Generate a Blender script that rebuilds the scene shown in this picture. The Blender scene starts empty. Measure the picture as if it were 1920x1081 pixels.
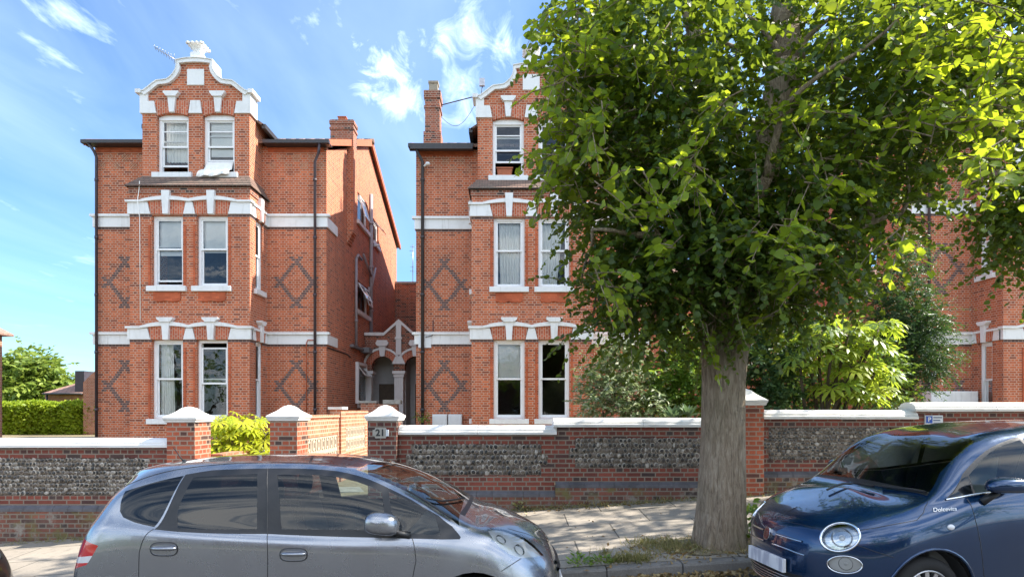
import bpy, bmesh, math, random
import numpy as np
from mathutils import Vector, Matrix
from mathutils.geometry import delaunay_2d_cdt, tessellate_polygon
from mathutils.bvhtree import BVHTree
random.seed(7)
rng = np.random.default_rng(7)
SC = bpy.context.scene
COL = SC.collection
R = math.radians
F, CX, HY, EYE = 1100.0, 960.0, 770.0, 1.9      # focal length and horizon of the 1920 px wide photograph
def px(x, y, Y):
    return Vector(((x - CX) * Y / F, Y, EYE - (y - HY) * Y / F))
def pX(x, Y): return (x - CX) * Y / F
def pZ(y, Y): return EYE - (y - HY) * Y / F

# ------------------------------------------------------------------ object helpers
def tag(o, label=None, cat=None, group=None, kind=None):
    if label: o['label'] = label
    if cat: o['category'] = cat
    if group: o['group'] = group
    if kind: o['kind'] = kind
    return o
def thing(name, label, cat, loc=(0, 0, 0), rz=0, group=None):
    o = bpy.data.objects.new(name, None)
    o.empty_display_size = 0.2
    COL.objects.link(o)
    o.location = loc
    o.rotation_euler = (0, 0, rz)
    return tag(o, label, cat, group)
def root_of(o):
    while o.parent: o = o.parent
    return o
def copy_tree(o, parent=None):
    c = o.copy(); COL.objects.link(c)
    if parent is not None: c.parent = parent
    for ch in o.children: copy_tree(ch, c)
    return c
def mapF(a, d, z): return (a, d, z)
class MB:
    def __init__(s): s.v = []; s.f = []; s.m = []; s.sm = []
    def add(s, vs, fs, mat=0, mp=None, smooth=False):
        b = len(s.v)
        for v in vs:
            s.v.append(tuple(mp(*v)) if mp else tuple(v))
        for f in fs:
            s.f.append([b + i for i in f]); s.m.append(mat); s.sm.append(smooth)
        return s
    def box(s, x0, x1, y0, y1, z0, z1, mat=0, mp=None):
        return s.add([(x0,y0,z0),(x1,y0,z0),(x1,y1,z0),(x0,y1,z0),(x0,y0,z1),(x1,y0,z1),(x1,y1,z1),(x0,y1,z1)],
              [(0,3,2,1),(4,5,6,7),(0,1,5,4),(1,2,6,5),(2,3,7,6),(3,0,4,7)], mat, mp)
    def prism(s, pts, c0, c1, plane='xz', mat=0, mp=None):
        n = len(pts)
        def P(p, c):
            if plane == 'xz': return (p[0], c, p[1])
            if plane == 'yz': return (c, p[0], p[1])
            return (p[0], p[1], c)
        vs = [P(p, c0) for p in pts] + [P(p, c1) for p in pts]
        tri = tessellate_polygon([[Vector((p[0], p[1], 0)) for p in pts]])
        fs = [tuple(t) for t in tri] + [tuple(n + i for i in reversed(t)) for t in tri]
        fs += [(i, (i+1) % n, n + (i+1) % n, n + i) for i in range(n)]
        return s.add(vs, fs, mat, mp)
    def strip(s, lo, hi, c0, c1, mat=0, mp=None):
        # solid between two polylines (x, z) of the same length, from depth c0 to c1
        for i in range(len(lo) - 1):
            s.prism([lo[i], lo[i+1], hi[i+1], hi[i]], c0, c1, 'xz', mat, mp)
        return s
    def tube(s, path, r, n=8, mat=0, mp=None, smooth=True, cap=True):
        path = [Vector(mp(*p)) if mp else Vector(p) for p in path]
        rs = r if isinstance(r, (list, tuple, np.ndarray)) else [r] * len(path)
        vs, fs = [], []
        t = (path[1] - path[0]).normalized()
        ref = Vector((0, 0, 1)) if abs(t.z) < .9 else Vector((1, 0, 0))
        u = t.cross(ref).normalized()
        for i, p in enumerate(path):
            a = path[max(i-1, 0)]; b = path[min(i+1, len(path)-1)]
            t = (b - a).normalized()
            u = (u - t * u.dot(t)).normalized(); w = t.cross(u)
            for k in range(n):
                an = 2 * math.pi * k / n
                vs.append(p + (u * math.cos(an) + w * math.sin(an)) * rs[i])
        for i in range(len(path) - 1):
            for k in range(n):
                k2 = (k + 1) % n
                fs.append((i*n + k, i*n + k2, (i+1)*n + k2, (i+1)*n + k))
        if cap:
            fs.append(tuple(reversed(range(n)))); fs.append(tuple((len(path)-1)*n + k for k in range(n)))
        return s.add(vs, fs, mat, None, smooth)
    def lathe(s, prof, c, n=20, mat=0, smooth=True, sq=False, axis='z', mp=None, cap=True):
        vs, fs = [], []
        if sq: n = 4
        for (r, z) in prof:
            for k in range(n):
                an = 2 * math.pi * (k + (.5 if sq else 0)) / n
                q = r * (math.sqrt(2) if sq else 1)
                p = (q * math.cos(an), q * math.sin(an), z)
                if axis == 'y': p = (p[0], p[2], p[1])
                if axis == 'x': p = (p[2], p[0], p[1])
                vs.append((c[0] + p[0], c[1] + p[1], c[2] + p[2]))
        for i in range(len(prof) - 1):
            for k in range(n):
                k2 = (k + 1) % n
                fs.append((i*n + k, i*n + k2, (i+1)*n + k2, (i+1)*n + k))
        if cap: fs.append(tuple(reversed(range(n)))); fs.append(tuple((len(prof)-1)*n + k for k in range(n)))
        return s.add(vs, fs, mat, mp, smooth and not sq)
    def wall(s, a0, a1, z0, z1, d0, d1, holes=(), mat=0, mp=None):
        # wall panel with rectangular holes (h0, h1, hz0, hz1); front face at d0, back at d1
        A = sorted({a0, a1, *[h[0] for h in holes], *[h[1] for h in holes]})
        Z = sorted({z0, z1, *[h[2] for h in holes], *[h[3] for h in holes]})
        A = [a for a in A if a0 - 1e-6 <= a <= a1 + 1e-6]; Z = [z for z in Z if z0 - 1e-6 <= z <= z1 + 1e-6]
        def solid(i, j):
            if i < 0 or j < 0 or i >= len(A) - 1 or j >= len(Z) - 1: return False
            a = (A[i] + A[i+1]) / 2; z = (Z[j] + Z[j+1]) / 2
            return not any(h[0] < a < h[1] and h[2] < z < h[3] for h in holes)
        for i in range(len(A) - 1):
            for j in range(len(Z) - 1):
                if not solid(i, j): continue
                x0, x1, y0, y1 = A[i], A[i+1], Z[j], Z[j+1]
                vs = [(x0,d0,y0),(x1,d0,y0),(x1,d0,y1),(x0,d0,y1),(x0,d1,y0),(x1,d1,y0),(x1,d1,y1),(x0,d1,y1)]
                fs = [(0,1,2,3),(5,4,7,6)]
                if not solid(i, j-1): fs.append((0,4,5,1))
                if not solid(i, j+1): fs.append((3,2,6,7))
                if not solid(i-1, j): fs.append((0,3,7,4))
                if not solid(i+1, j): fs.append((1,5,6,2))
                s.add(vs, fs, mat, mp)
        return s
    def build(s, name, mats, parent=None, smooth=None, bevel=0, weld=True, uvs=True, recalc=True):
        me = bpy.data.meshes.new(name)
        off = Vector((0, 0, 0))
        if parent is not None:
            rt = root_of(parent); inv = (Matrix.Translation(rt.location) @ rt.rotation_euler.to_matrix().to_4x4()).inverted()
            vs = [tuple(inv @ Vector(v)) for v in s.v] if rt.rotation_euler.z else [(v[0]-rt.location.x, v[1]-rt.location.y, v[2]-rt.location.z) for v in s.v]
        else: vs = s.v
        me.from_pydata(vs, [], s.f)
        if not isinstance(mats, (list, tuple)): mats = [mats]
        for m in mats: me.materials.append(m)
        me.polygons.foreach_set('material_index', s.m)
        me.polygons.foreach_set('use_smooth', [bool(x) if smooth is None else smooth for x in s.sm])
        bm = bmesh.new(); bm.from_mesh(me)
        if weld: bmesh.ops.remove_doubles(bm, verts=bm.verts, dist=1e-5)
        if recalc: bmesh.ops.recalc_face_normals(bm, faces=bm.faces)
        bm.to_mesh(me); bm.free()
        if uvs: box_uv(me, parent)
        o = bpy.data.objects.new(name, me); COL.objects.link(o)
        if parent is not None: o.parent = parent
        if bevel:
            b = o.modifiers.new('bevel', 'BEVEL'); b.width = bevel; b.segments = 2; b.limit_method = 'ANGLE'; b.angle_limit = R(35)
        return o
def box_uv(me, parent=None):
    off = root_of(parent).location if parent is not None else Vector((0, 0, 0))
    uv = me.uv_layers.new(name='UVMap')
    n = len(me.loops)
    co = np.empty(len(me.vertices) * 3); me.vertices.foreach_get('co', co); co = co.reshape(-1, 3) + np.array(off)
    li = np.empty(n, int); me.loops.foreach_get('vertex_index', li)
    nr = np.empty(len(me.polygons) * 3); me.polygons.foreach_get('normal', nr); nr = np.abs(nr.reshape(-1, 3))
    tot = np.empty(len(me.polygons), int); me.polygons.foreach_get('loop_total', tot)
    pn = np.repeat(nr, tot, axis=0)
    c = co[li]
    k = pn.argmax(1)
    u = np.where(k == 0, c[:, 1], c[:, 0]); v = np.where(k == 2, c[:, 1], c[:, 2])
    uv.data.foreach_set('uv', np.stack([u, v], 1).ravel())

# ------------------------------------------------------------------ materials
MATS = {}
class NT:
    def __init__(s, name):
        s.mat = bpy.data.materials.new(name); s.mat.use_nodes = True
        s.t = s.mat.node_tree; s.n = s.t.nodes; s.l = s.t.links
        s.b = s.n['Principled BSDF']
    def node(s, typ, **kw):
        nd = s.n.new(typ)
        for k, v in kw.items():
            if k in nd.inputs.keys(): s.put(nd.inputs[k], v)
            else: setattr(nd, k, v)
        return nd
    def put(s, inp, v):
        if isinstance(v, bpy.types.NodeSocket): s.l.new(v, inp)
        elif isinstance(v, (tuple, list)) and len(v) == 3 and inp.type == 'RGBA': inp.default_value = (*v, 1)
        else: inp.default_value = v
    def set(s, **kw):
        names = {'color': 'Base Color', 'rough': 'Roughness', 'metal': 'Metallic', 'spec': 'Specular IOR Level', 'normal': 'Normal',
                 'coat': 'Coat Weight', 'coatr': 'Coat Roughness', 'trans': 'Transmission Weight', 'ior': 'IOR'}
        for k, v in kw.items(): s.put(s.b.inputs[names[k]], v)
        return s
    def uv(s): return s.node('ShaderNodeTexCoord').outputs['UV']
    def obj(s): return s.node('ShaderNodeTexCoord').outputs['Object']
    def pos(s): return s.node('ShaderNodeNewGeometry').outputs['Position']
    def noise(s, vec, scale, detail=4, rough=.55, out='Fac', dist=0):
        return s.node('ShaderNodeTexNoise', Vector=vec, Scale=scale, Detail=detail, Roughness=rough, Distortion=dist).outputs[out]
    def ramp(s, fac, stops):
        r = s.node('ShaderNodeValToRGB', Fac=fac)
        while len(r.color_ramp.elements) < len(stops): r.color_ramp.elements.new(.5)
        for e, (p, c) in zip(r.color_ramp.elements, stops):
            e.position = p; e.color = (*c, 1) if isinstance(c, (tuple, list)) else (c, c, c, 1)
        return r.outputs['Color']
    def mix(s, fac, a, b, mode='MIX'):
        m = s.node('ShaderNodeMix', data_type='RGBA', blend_type=mode)
        s.put(m.inputs['Factor'], fac); s.put(m.inputs[6], a); s.put(m.inputs[7], b)
        return m.outputs[2]
    def math(s, op, a, b=0.0, c=0.0):
        m = s.node('ShaderNodeMath', operation=op)
        s.put(m.inputs[0], a); s.put(m.inputs[1], b); s.put(m.inputs[2], c)
        return m.outputs[0]
    def mapr(s, v, a, b, c, d):
        m = s.node('ShaderNodeMapRange'); 
        for k, x in enumerate((v, a, b, c, d)): s.put(m.inputs[k], x)
        return m.outputs[0]
    def mapping(s, vec, scale=(1,1,1), rot=(0,0,0), loc=(0,0,0)):
        m = s.node('ShaderNodeMapping', Vector=vec)
        m.inputs['Scale'].default_value = scale; m.inputs['Rotation'].default_value = rot; m.inputs['Location'].default_value = loc
        return m.outputs[0]
    def bump(s, h, strength=.3, dist=.01):
        return s.node('ShaderNodeBump', Height=h, Strength=strength, Distance=dist).outputs['Normal']
    def done(s, key): MATS[key] = s.mat; return s.mat

def brick_mat(key, c1, c2, mortar, soot=.35, vertical=False, bw=.235, rh=.075, ms=.011, dark=None, moss=0):
    t = NT(key)
    uv = t.uv()
    if vertical: uv = t.mapping(uv, rot=(0, 0, R(90)))
    wob = t.noise(uv, 9, 2, .5, 'Color')
    uvw = t.node('ShaderNodeVectorMath', operation='MULTIPLY_ADD')
    t.put(uvw.inputs[0], wob); uvw.inputs[1].default_value = (.006, .006, 0); t.put(uvw.inputs[2], uv)
    b = t.node('ShaderNodeTexBrick', Vector=uvw.outputs[0], Color1=(0, 0, 0), Color2=(1, 1, 1), Mortar=(.5, .5, .5), Scale=1.0)
    b.inputs['Brick Width'].default_value = bw; b.inputs['Row Height'].default_value = rh
    b.inputs['Mortar Size'].default_value = ms; b.inputs['Mortar Smooth'].default_value = .2; b.inputs['Bias'].default_value = 0
    b.squash = .5; b.squash_frequency = 2; b.offset = .5
    mid = tuple((a + c) / 2 for a, c in zip(c1, c2))
    stops = [(0, c2), (.25, mid), (.6, c1), (1, tuple(min(1, x * 1.18) for x in c1))]
    if dark: stops = [(0, dark), (.07, dark), (.14, c2)] + stops[1:]
    col = t.ramp(b.outputs['Color'], stops)
    big = t.noise(uv, .55, 5, .6)
    col = t.mix(t.mapr(big, .42, .72, 0, soot), col, tuple(x * .55 for x in c2))
    mid_ = t.noise(t.mapping(uv, loc=(3, 9, 0)), 1.9, 5, .7)
    col = t.mix(.8, col, t.ramp(mid_, [(.3, .66), (.7, 1.18)]), 'MULTIPLY')
    fine = t.noise(uv, 45, 3, .6)
    col = t.mix(.35, col, t.ramp(fine, [(.25, .55), (.75, 1.3)]), 'MULTIPLY')
    mcol = t.mix(t.noise(uv, 3, 3), tuple(x * .75 for x in mortar), mortar)
    col = t.mix(b.outputs['Fac'], col, mcol)
    streak = t.noise(t.mapping(uv, (2.2, .18, 1)), 1.0, 4, .6)
    col = t.mix(t.mapr(streak, .55, .8, 0, .35), col, tuple(x * .5 for x in c2))
    if moss:
        z = t.node('ShaderNodeSeparateXYZ', Vector=uv).outputs[1]
        mo = t.noise(uv, 2.6, 4, .65)
        col = t.mix(t.mapr(mo, .50, .66, 0, moss), col, (.17, .15, .06))
        mo2 = t.noise(t.mapping(uv, loc=(4, 2, 0)), 3.3, 4, .65)
        col = t.mix(t.mapr(mo2, .54, .68, 0, moss), col, (.30, .27, .23))
    h = t.math('SUBTRACT', t.math('MULTIPLY', fine, .35), b.outputs['Fac'])
    t.set(color=col, rough=.9, spec=.25, normal=t.bump(h, .5, .008))
    return t.done(key)
brick_mat('house_brick', (.54, .138, .054), (.39, .092, .040), (.56, .345, .25), .42, ms=.012, dark=(.24, .070, .040))
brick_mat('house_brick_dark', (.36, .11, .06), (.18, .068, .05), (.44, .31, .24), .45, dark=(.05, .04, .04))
brick_mat('arch_brick', (.52, .135, .065), (.40, .095, .05), (.58, .36, .27), .15, vertical=True)
brick_mat('rubbed_brick', (.50, .125, .055), (.42, .10, .045), (.44, .12, .065), .2, ms=.003)
brick_mat('diaper_brick', (.135, .088, .085), (.085, .06, .062), (.34, .23, .19), .3)
brick_mat('garden_brick', (.25, .070, .048), (.14, .055, .047), (.27, .22, .175), .6, ms=.011, dark=(.085, .06, .055))
brick_mat('pier_brick', (.48, .12, .06), (.28, .085, .055), (.42, .30, .22), .35, dark=(.10, .065, .055))
brick_mat('screen_brick', (.52, .205, .115), (.42, .15, .085), (.56, .40, .29), .3)
brick_mat('old_brick', (.23, .088, .062), (.14, .078, .064), (.25, .21, .17), .5, ms=.011, dark=(.09, .066, .06), moss=.95)

t = NT('white_paint'); p = t.obj()
d = t.noise(p, 2.5, 5, .65); e = t.noise(t.mapping(p, (9, 9, .7)), 1.3, 5, .65)
col = t.mix(t.mapr(d, .5, .8, 0, .5), (.74, .74, .735), (.50, .49, .46)); col = t.mix(t.mapr(e, .56, .74, 0, .5), col, (.40, .38, .35))
t.set(color=col, rough=.55, normal=t.bump(t.noise(p, 30, 3), .12, .01)); t.done('white_paint')
t = NT('coping_paint'); p = t.pos()
d = t.noise(t.mapping(p, (1.2, 1.2, 5)), 1.6, 6, .7)
col = t.mix(t.mapr(d, .48, .75, 0, .8), (.78, .76, .72), (.45, .42, .37))
t.set(color=col, rough=.7, normal=t.bump(t.noise(p, 40, 3), .2, .01)); t.done('coping_paint')
t = NT('frame_paint'); p = t.obj()
t.set(color=t.mix(t.mapr(t.noise(p, 6, 4), .5, .8, 0, .3), (.83, .83, .83), (.62, .61, .59)), rough=.35); t.done('frame_paint')
t = NT('window_glass')
fr = t.node('ShaderNodeFresnel', IOR=1.5).outputs[0]
gl = t.node('ShaderNodeBsdfGlossy', Roughness=.012, Color=(.95, .97, 1)).outputs[0]
tr = t.node('ShaderNodeBsdfTransparent', Color=(.93, .95, .94)).outputs[0]
wv = t.bump(t.noise(t.obj(), 2.3, 2), .035, .05)
t.l.new(wv, gl.node.inputs['Normal'])
ms = t.node('ShaderNodeMixShader', Fac=t.mapr(fr, 0, 1, .015, 1.0)); t.l.new(tr, ms.inputs[1]); t.l.new(gl, ms.inputs[2])
t.l.new(ms.outputs[0], t.n['Material Output'].inputs[0]); t.done('window_glass')
def plain(key, c, rough=.6, metal=0, var=.25, scale=8, spec=.5, coat=0, bump=.1, c2=None):
    t = NT(key); p = t.obj()
    n = t.noise(p, scale, 5, .6)
    dk = c2 or tuple(x * (1 - var) for x in c)
    t.set(color=t.mix(t.mapr(n, .35, .7, 0, 1), c, dk), rough=rough, metal=metal, spec=spec, coat=coat)
    if bump: t.set(normal=t.bump(t.noise(p, scale * 6, 3), bump, .01))
    return t.done(key)
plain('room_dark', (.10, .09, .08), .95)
plain('room_floor', (.12, .085, .06), .8)
plain('curtain', (.88, .87, .84), .9, var=.06)
plain('blind', (.86, .87, .87), .85, var=.05, bump=0)
plain('sheet', (.82, .80, .77), .9, var=.08)
plain('pipe_dark', (.06, .045, .055), .45, var=.3)
plain('pipe_grey', (.36, .33, .35), .5, var=.2)
plain('gutter', (.035, .033, .036), .45)
plain('lead', (.20, .20, .21), .6, var=.3)
plain('terracotta', (.42, .13, .06), .8)
plain('clay_pot', (.38, .32, .24), .85, var=.35)
plain('plastic_white', (.72, .74, .76), .4, var=.08)
plain('metal_grey', (.42, .42, .44), .35, .8)
plain('screen_block', (.50, .41, .31), .9, var=.25)
plain('stone_grey', (.33, .31, .28), .9, var=.4)
plain('plinth_blue', (.13, .125, .14), .6, var=.45, scale=5)
plain('render_grey', (.60, .58, .56), .9, var=.12)
plain('black_iron', (.02, .02, .022), .5)
plain('plaque', (.40, .37, .32), .8, var=.2)
plain('plaque_ink', (.03, .03, .03), .7)
t = NT('roof_tile'); uv = t.uv()
b = t.node('ShaderNodeTexBrick', Vector=uv, Color1=(.17, .10, .075), Color2=(.26, .16, .12), Mortar=(.05, .04, .035), Scale=1.0)
b.inputs['Brick Width'].default_value = .17; b.inputs['Row Height'].default_value = .11; b.inputs['Mortar Size'].default_value = .01
t.set(color=t.mix(t.mapr(t.noise(uv, 1.5, 5, .65), .45, .7, 0, .6), b.outputs[0], (.14, .13, .10)), rough=.9, normal=t.bump(b.outputs['Fac'], -.6, .02)); t.done('roof_tile')
t = NT('roof_far'); uv = t.uv()
b = t.node('ShaderNodeTexBrick', Vector=uv, Color1=(.30, .17, .13), Color2=(.36, .22, .17), Mortar=(.16, .10, .08), Scale=1.0)
b.inputs['Brick Width'].default_value = .25; b.inputs['Row Height'].default_value = .25; b.inputs['Mortar Size'].default_value = .02
t.set(color=b.outputs[0], rough=.9); t.done('roof_far')
# ground surfaces
t = NT('asphalt'); p = t.pos()
n = t.noise(p, 90, 4, .7); m = t.noise(p, .8, 5, .6)
col = t.mix(m, (.040, .039, .038), (.075, .072, .068)); col = t.mix(t.mapr(n, .55, .75, 0, .5), col, (.16, .155, .145))
t.set(color=col, rough=.85, normal=t.bump(n, .4, .01)); t.done('asphalt')
t = NT('paving'); p = t.pos(); g = t.noise(p, 60, 4, .65); m = t.noise(p, 1.1, 5, .65)
b = t.node('ShaderNodeTexBrick', Vector=t.mapping(p, loc=(.35, .08, 0)), Color1=(.285, .248, .20), Color2=(.35, .305, .25), Mortar=(.075, .068, .055), Scale=1.0)
b.inputs['Brick Width'].default_value = 1.15; b.inputs['Row Height'].default_value = .76; b.inputs['Mortar Size'].default_value = .012; b.inputs['Mortar Smooth'].default_value = .4
col = t.mix(t.mapr(m, .4, .75, 0, .55), b.outputs[0], (.20, .175, .145)); col = t.mix(.5, col, t.ramp(g, [(.3, .7), (.7, 1.2)]), 'MULTIPLY')
st = t.noise(t.mapping(p, loc=(7, 3, 0)), 7, 3, .5); col = t.mix(t.mapr(st, .60, .68, 0, .4), col, (.14, .13, .11)); col = t.mix(t.mapr(t.noise(p, 17, 3, .5), .68, .72, 0, .6), col, (.10, .095, .085))
t.set(color=col, rough=.88, normal=t.bump(t.math('SUBTRACT', t.math('MULTIPLY', g, .3), b.outputs['Fac']), .4, .008)); t.done('paving')
t = NT('kerb'); p = t.pos(); g = t.noise(p, 55, 4, .7); m = t.noise(p, 2, 4, .6)
col = t.mix(m, (.13, .12, .11), (.24, .22, .20)); col = t.mix(t.mapr(g, .5, .7, 0, .5), col, (.32, .30, .28))
t.set(color=col, rough=.85, normal=t.bump(g, .4, .01)); t.done('kerb')
t = NT('soil'); p = t.pos(); g = t.noise(p, 22, 5, .7); m = t.noise(p, 3, 4, .6)
col = t.mix(m, (.13, .10, .06), (.24, .20, .12)); col = t.mix(t.mapr(g, .45, .7, 0, .7), col, (.38, .32, .20))
t.set(color=col, rough=1, normal=t.bump(g, .8, .03)); t.done('soil')
t = NT('lawn'); p = t.pos(); g = t.noise(p, 14, 5, .7)
t.set(color=t.ramp(g, [(.3, (.04, .07, .02)), (.7, (.10, .13, .04))]), rough=1, normal=t.bump(g, .6, .03)); t.done('lawn')
t = NT('mortar'); p = t.pos(); g = t.noise(p, 40, 4, .7)
t.set(color=t.ramp(g, [(.3, (.24, .20, .165)), (.7, (.40, .34, .285))]), rough=1, normal=t.bump(g, .6, .01)); t.done('mortar')
# knapped flint: dark glassy core, pale cortex rim (radius stored per vertex), each stone its own tone
t = NT('flint')
a = t.node('ShaderNodeAttribute', attribute_name='rim').outputs['Fac']
rnd = t.node('ShaderNodeNewGeometry').outputs['Random Per Island']
nz = t.noise(t.obj(), 55, 3, .6)
aa = t.math('ADD', a, t.math('MULTIPLY_ADD', nz, .5, -.25))
core = t.ramp(rnd, [(0, (.010, .009, .009)), (.38, (.032, .027, .025)), (.60, (.085, .066, .054)), (.90, (.17, .138, .11)), (1, (.42, .38, .33))])
core = t.mix(t.mapr(t.noise(t.obj(), 30, 3, .7), .56, .66, 0, .55), core, (.26, .24, .22))
rim = t.ramp(t.math('FRACT', t.math('MULTIPLY', rnd, 7.3)), [(0, (.20, .165, .13)), (.5, (.40, .345, .285)), (1, (.64, .58, .50))])
t.set(color=t.mix(t.mapr(aa, .52, .70, 0, 1), core, rim), rough=t.mapr(aa, .5, .7, .3, .9), spec=.5, normal=t.bump(nz, .4, .01)); t.done('flint')
# foliage
def leaf_mat(key, stops, transl=(.16, .24, .02), tw=.35, rough=.45, spec=.35):
    t = NT(key)
    rnd = t.node('ShaderNodeNewGeometry').outputs['Random Per Island']
    col = t.ramp(rnd, stops)
    col = t.mix(t.mapr(t.noise(t.obj(), .9, 3), .35, .7, 0, .5), col, tuple(x * .8 for x in stops[0][1]))
    t.set(color=col, rough=rough, spec=spec)
    tl = t.node('ShaderNodeBsdfTranslucent', Color=t.mix(.25, transl, col)).outputs[0]
    ms = t.node('ShaderNodeMixShader', Fac=tw); t.l.new(t.b.outputs[0], ms.inputs[1]); t.l.new(tl, ms.inputs[2])
    t.l.new(ms.outputs[0], t.n['Material Output'].inputs[0])
    return t.done(key)
leaf_mat('lime_leaf', [(0, (.018, .042, .012)), (.5, (.038, .080, .017)), (.85, (.072, .13, .022)), (1, (.14, .215, .03))], (.42, .54, .03), .36)
leaf_mat('lime_leaf_lit', [(0, (.09, .17, .022)), (.6, (.17, .27, .03)), (1, (.28, .36, .04))], (.62, .72, .03), .52)  # paler copy of the crown leaf, with sunlight put into its colour
leaf_mat('hedge_leaf', [(0, (.20, .30, .025)), (.5, (.32, .42, .03)), (1, (.46, .54, .05))], (.52, .62, .05), .48)
leaf_mat('fatsia_leaf', [(0, (.12, .23, .03)), (.5, (.24, .35, .04)), (1, (.42, .47, .06))], (.55, .66, .05), .45, .4, .4)
leaf_mat('bush_leaf', [(0, (.30, .38, .02)), (.5, (.50, .55, .03)), (1, (.66, .64, .05))], (.70, .72, .03), .45, .4, .4)
leaf_mat('dark_leaf', [(0, (.024, .060, .025)), (.6, (.055, .115, .04)), (1, (.11, .19, .055))], (.14, .25, .04), .28)
leaf_mat('shrub_leaf', [(0, (.07, .15, .03)), (.55, (.15, .27, .045)), (1, (.30, .41, .065))], (.46, .62, .06), .4)
leaf_mat('silver_leaf', [(0, (.10, .16, .06)), (.45, (.22, .30, .11)), (.75, (.38, .43, .22)), (1, (.68, .70, .54))], (.30, .36, .14), .3)
leaf_mat('pale_leaf', [(0, (.12, .20, .11)), (1, (.24, .33, .19))], (.2, .3, .1), .25)
leaf_mat('far_leaf', [(0, (.12, .19, .035)), (.5, (.20, .28, .045)), (1, (.32, .38, .07))], (.34, .42, .06), .4)
leaf_mat('dry_grass', [(0, (.16, .17, .05)), (.5, (.30, .26, .10)), (1, (.45, .38, .18))], (.3, .28, .08), .3)
leaf_mat('litter_leaf', [(0, (.20, .12, .05)), (.5, (.36, .24, .10)), (1, (.48, .38, .18))], (.2, .15, .05), .15)
t = NT('bark'); p = t.obj()
v = t.noise(t.mapping(p, (13, 13, 2.2)), 2.4, 8, .7, dist=.9)
w = t.noise(t.mapping(p, (34, 34, 5)), 1.8, 5, .65)
col = t.ramp(v, [(.28, (.12, .085, .058)), (.45, (.33, .25, .175)), (.64, (.54, .43, .32))])
col = t.mix(t.mapr(t.noise(p, 1.4, 4), .45, .7, 0, .4), col, (.16, .15, .09))
t.set(color=col, rough=.95, spec=.2, normal=t.bump(t.math('ADD', v, t.math('MULTIPLY', w, .5)), 1.0, .05)); t.done('bark')
plain('twig', (.09, .07, .045), .9)
plain('stem_green', (.12, .14, .05), .8)
# ------------------------------------------------------------------ camera, world, sun
cam = bpy.data.cameras.new('camera'); co = bpy.data.objects.new('camera', cam); COL.objects.link(co)
co.location = (0, 0, EYE); co.rotation_euler = (R(90), 0, 0)
cam.sensor_width = 36; cam.lens = 36 * F / 1920; cam.shift_y = (HY - 540.5) / 1920
cam.clip_start = .05; cam.clip_end = 2000
SC.camera = co
SUN_EL, SUN_AZ = R(43), R(82)          # azimuth measured from +Y towards +X
sd = Vector((math.sin(SUN_AZ) * math.cos(SUN_EL), math.cos(SUN_AZ) * math.cos(SUN_EL), math.sin(SUN_EL)))
sl = bpy.data.lights.new('sun', 'SUN'); sl.energy = 4.3; sl.angle = R(.6); sl.color = (1, .93, .82)
so = bpy.data.objects.new('sun', sl); COL.objects.link(so); so.location = sd * 60
so.rotation_euler = sd.to_track_quat('Z', 'Y').to_euler()
W = bpy.data.worlds.new('World'); SC.world = W; W.use_nodes = True
wt = W.node_tree; wn = wt.nodes; wl = wt.links
class WN(NT):
    def __init__(s): s.t = wt; s.n = wn; s.l = wl
w = WN()
sky = w.node('ShaderNodeTexSky'); sky.sky_type = 'NISHITA'; sky.sun_disc = False
sky.sun_elevation = SUN_EL; sky.sun_rotation = SUN_AZ; sky.altitude = 50; sky.air_density = 1.0; sky.dust_density = .6; sky.ozone_density = 3.0
dirv = w.node('ShaderNodeTexCoord').outputs['Generated']
sep = w.node('ShaderNodeSeparateXYZ', Vector=dirv)
zz = w.math('MAXIMUM', sep.outputs[2], .04)
cx_ = w.math('DIVIDE', sep.outputs[0], zz); cy_ = w.math('DIVIDE', sep.outputs[1], zz)
pl = w.node('ShaderNodeCombineXYZ', X=cx_, Y=cy_).outputs[0]
# high streaky cirrus
ci = w.noise(w.mapping(pl, (1.3, .34, 1), (0, 0, R(32))), 1.0, 6, .55, dist=.6)
ci2 = w.noise(w.mapping(pl, (.5, .5, 1), loc=(3, 1, 0)), 1.0, 3, .5)
fade = w.mapr(sep.outputs[2], .10, .45, .12, 1)
cirrus = w.math('MULTIPLY', w.math('MULTIPLY', w.mapr(ci, .30, .98, 0, .74), w.mapr(ci2, .33, .62, .35, 1)), fade)
# small broken cumulus
cu = w.noise(w.mapping(pl, (1.5, .75, 1), loc=(1.7, .4, 0)), 3.1, 8, .58, dist=.25)
cu2 = w.noise(w.mapping(pl, (.9, .6, 1), loc=(6.2, 2.2, 0)), .9, 3, .5)
cum = w.math('MULTIPLY', w.mapr(w.math('MULTIPLY_ADD', cu2, .55, w.math('MULTIPLY', cu, .72)), .72, .88, 0, .8), fade)
# the one larger puff over the gap between the houses
def puff(x, y, r0, r1):
    d = Vector(((x - CX) / F, 1, (HY - y) / F)).normalized()
    dn = w.node('ShaderNodeVectorMath', operation='DISTANCE'); w.put(dn.inputs[0], dirv); dn.inputs[1].default_value = d
    nn = w.math('MULTIPLY_ADD', w.noise(dirv, 21, 8, .66, dist=.9), .34, -.17)
    return w.mapr(w.math('ADD', dn.outputs['Value'], w.math('MULTIPLY', nn, min(1, r1*11))), r0-.03, r1+.004, 1, 0)
pf = w.math('MAXIMUM', w.math('MULTIPLY', puff(725, 132, .0, .055), .9), w.math('MULTIPLY', puff(752, 182, .0, .05), .7))
pf = w.math('MAXIMUM', pf, w.math('MULTIPLY', puff(830, 68, .0, .036), .8)); pf = w.math('MAXIMUM', pf, w.math('MULTIPLY', puff(948, 95, .0, .03), .85))
pf = w.math('MAXIMUM', pf, w.math('MULTIPLY', puff(885, 60, .0, .05), .6)); pf = w.math('MAXIMUM', pf, w.math('MULTIPLY', puff(860, 180, .0, .06), .55))
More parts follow.
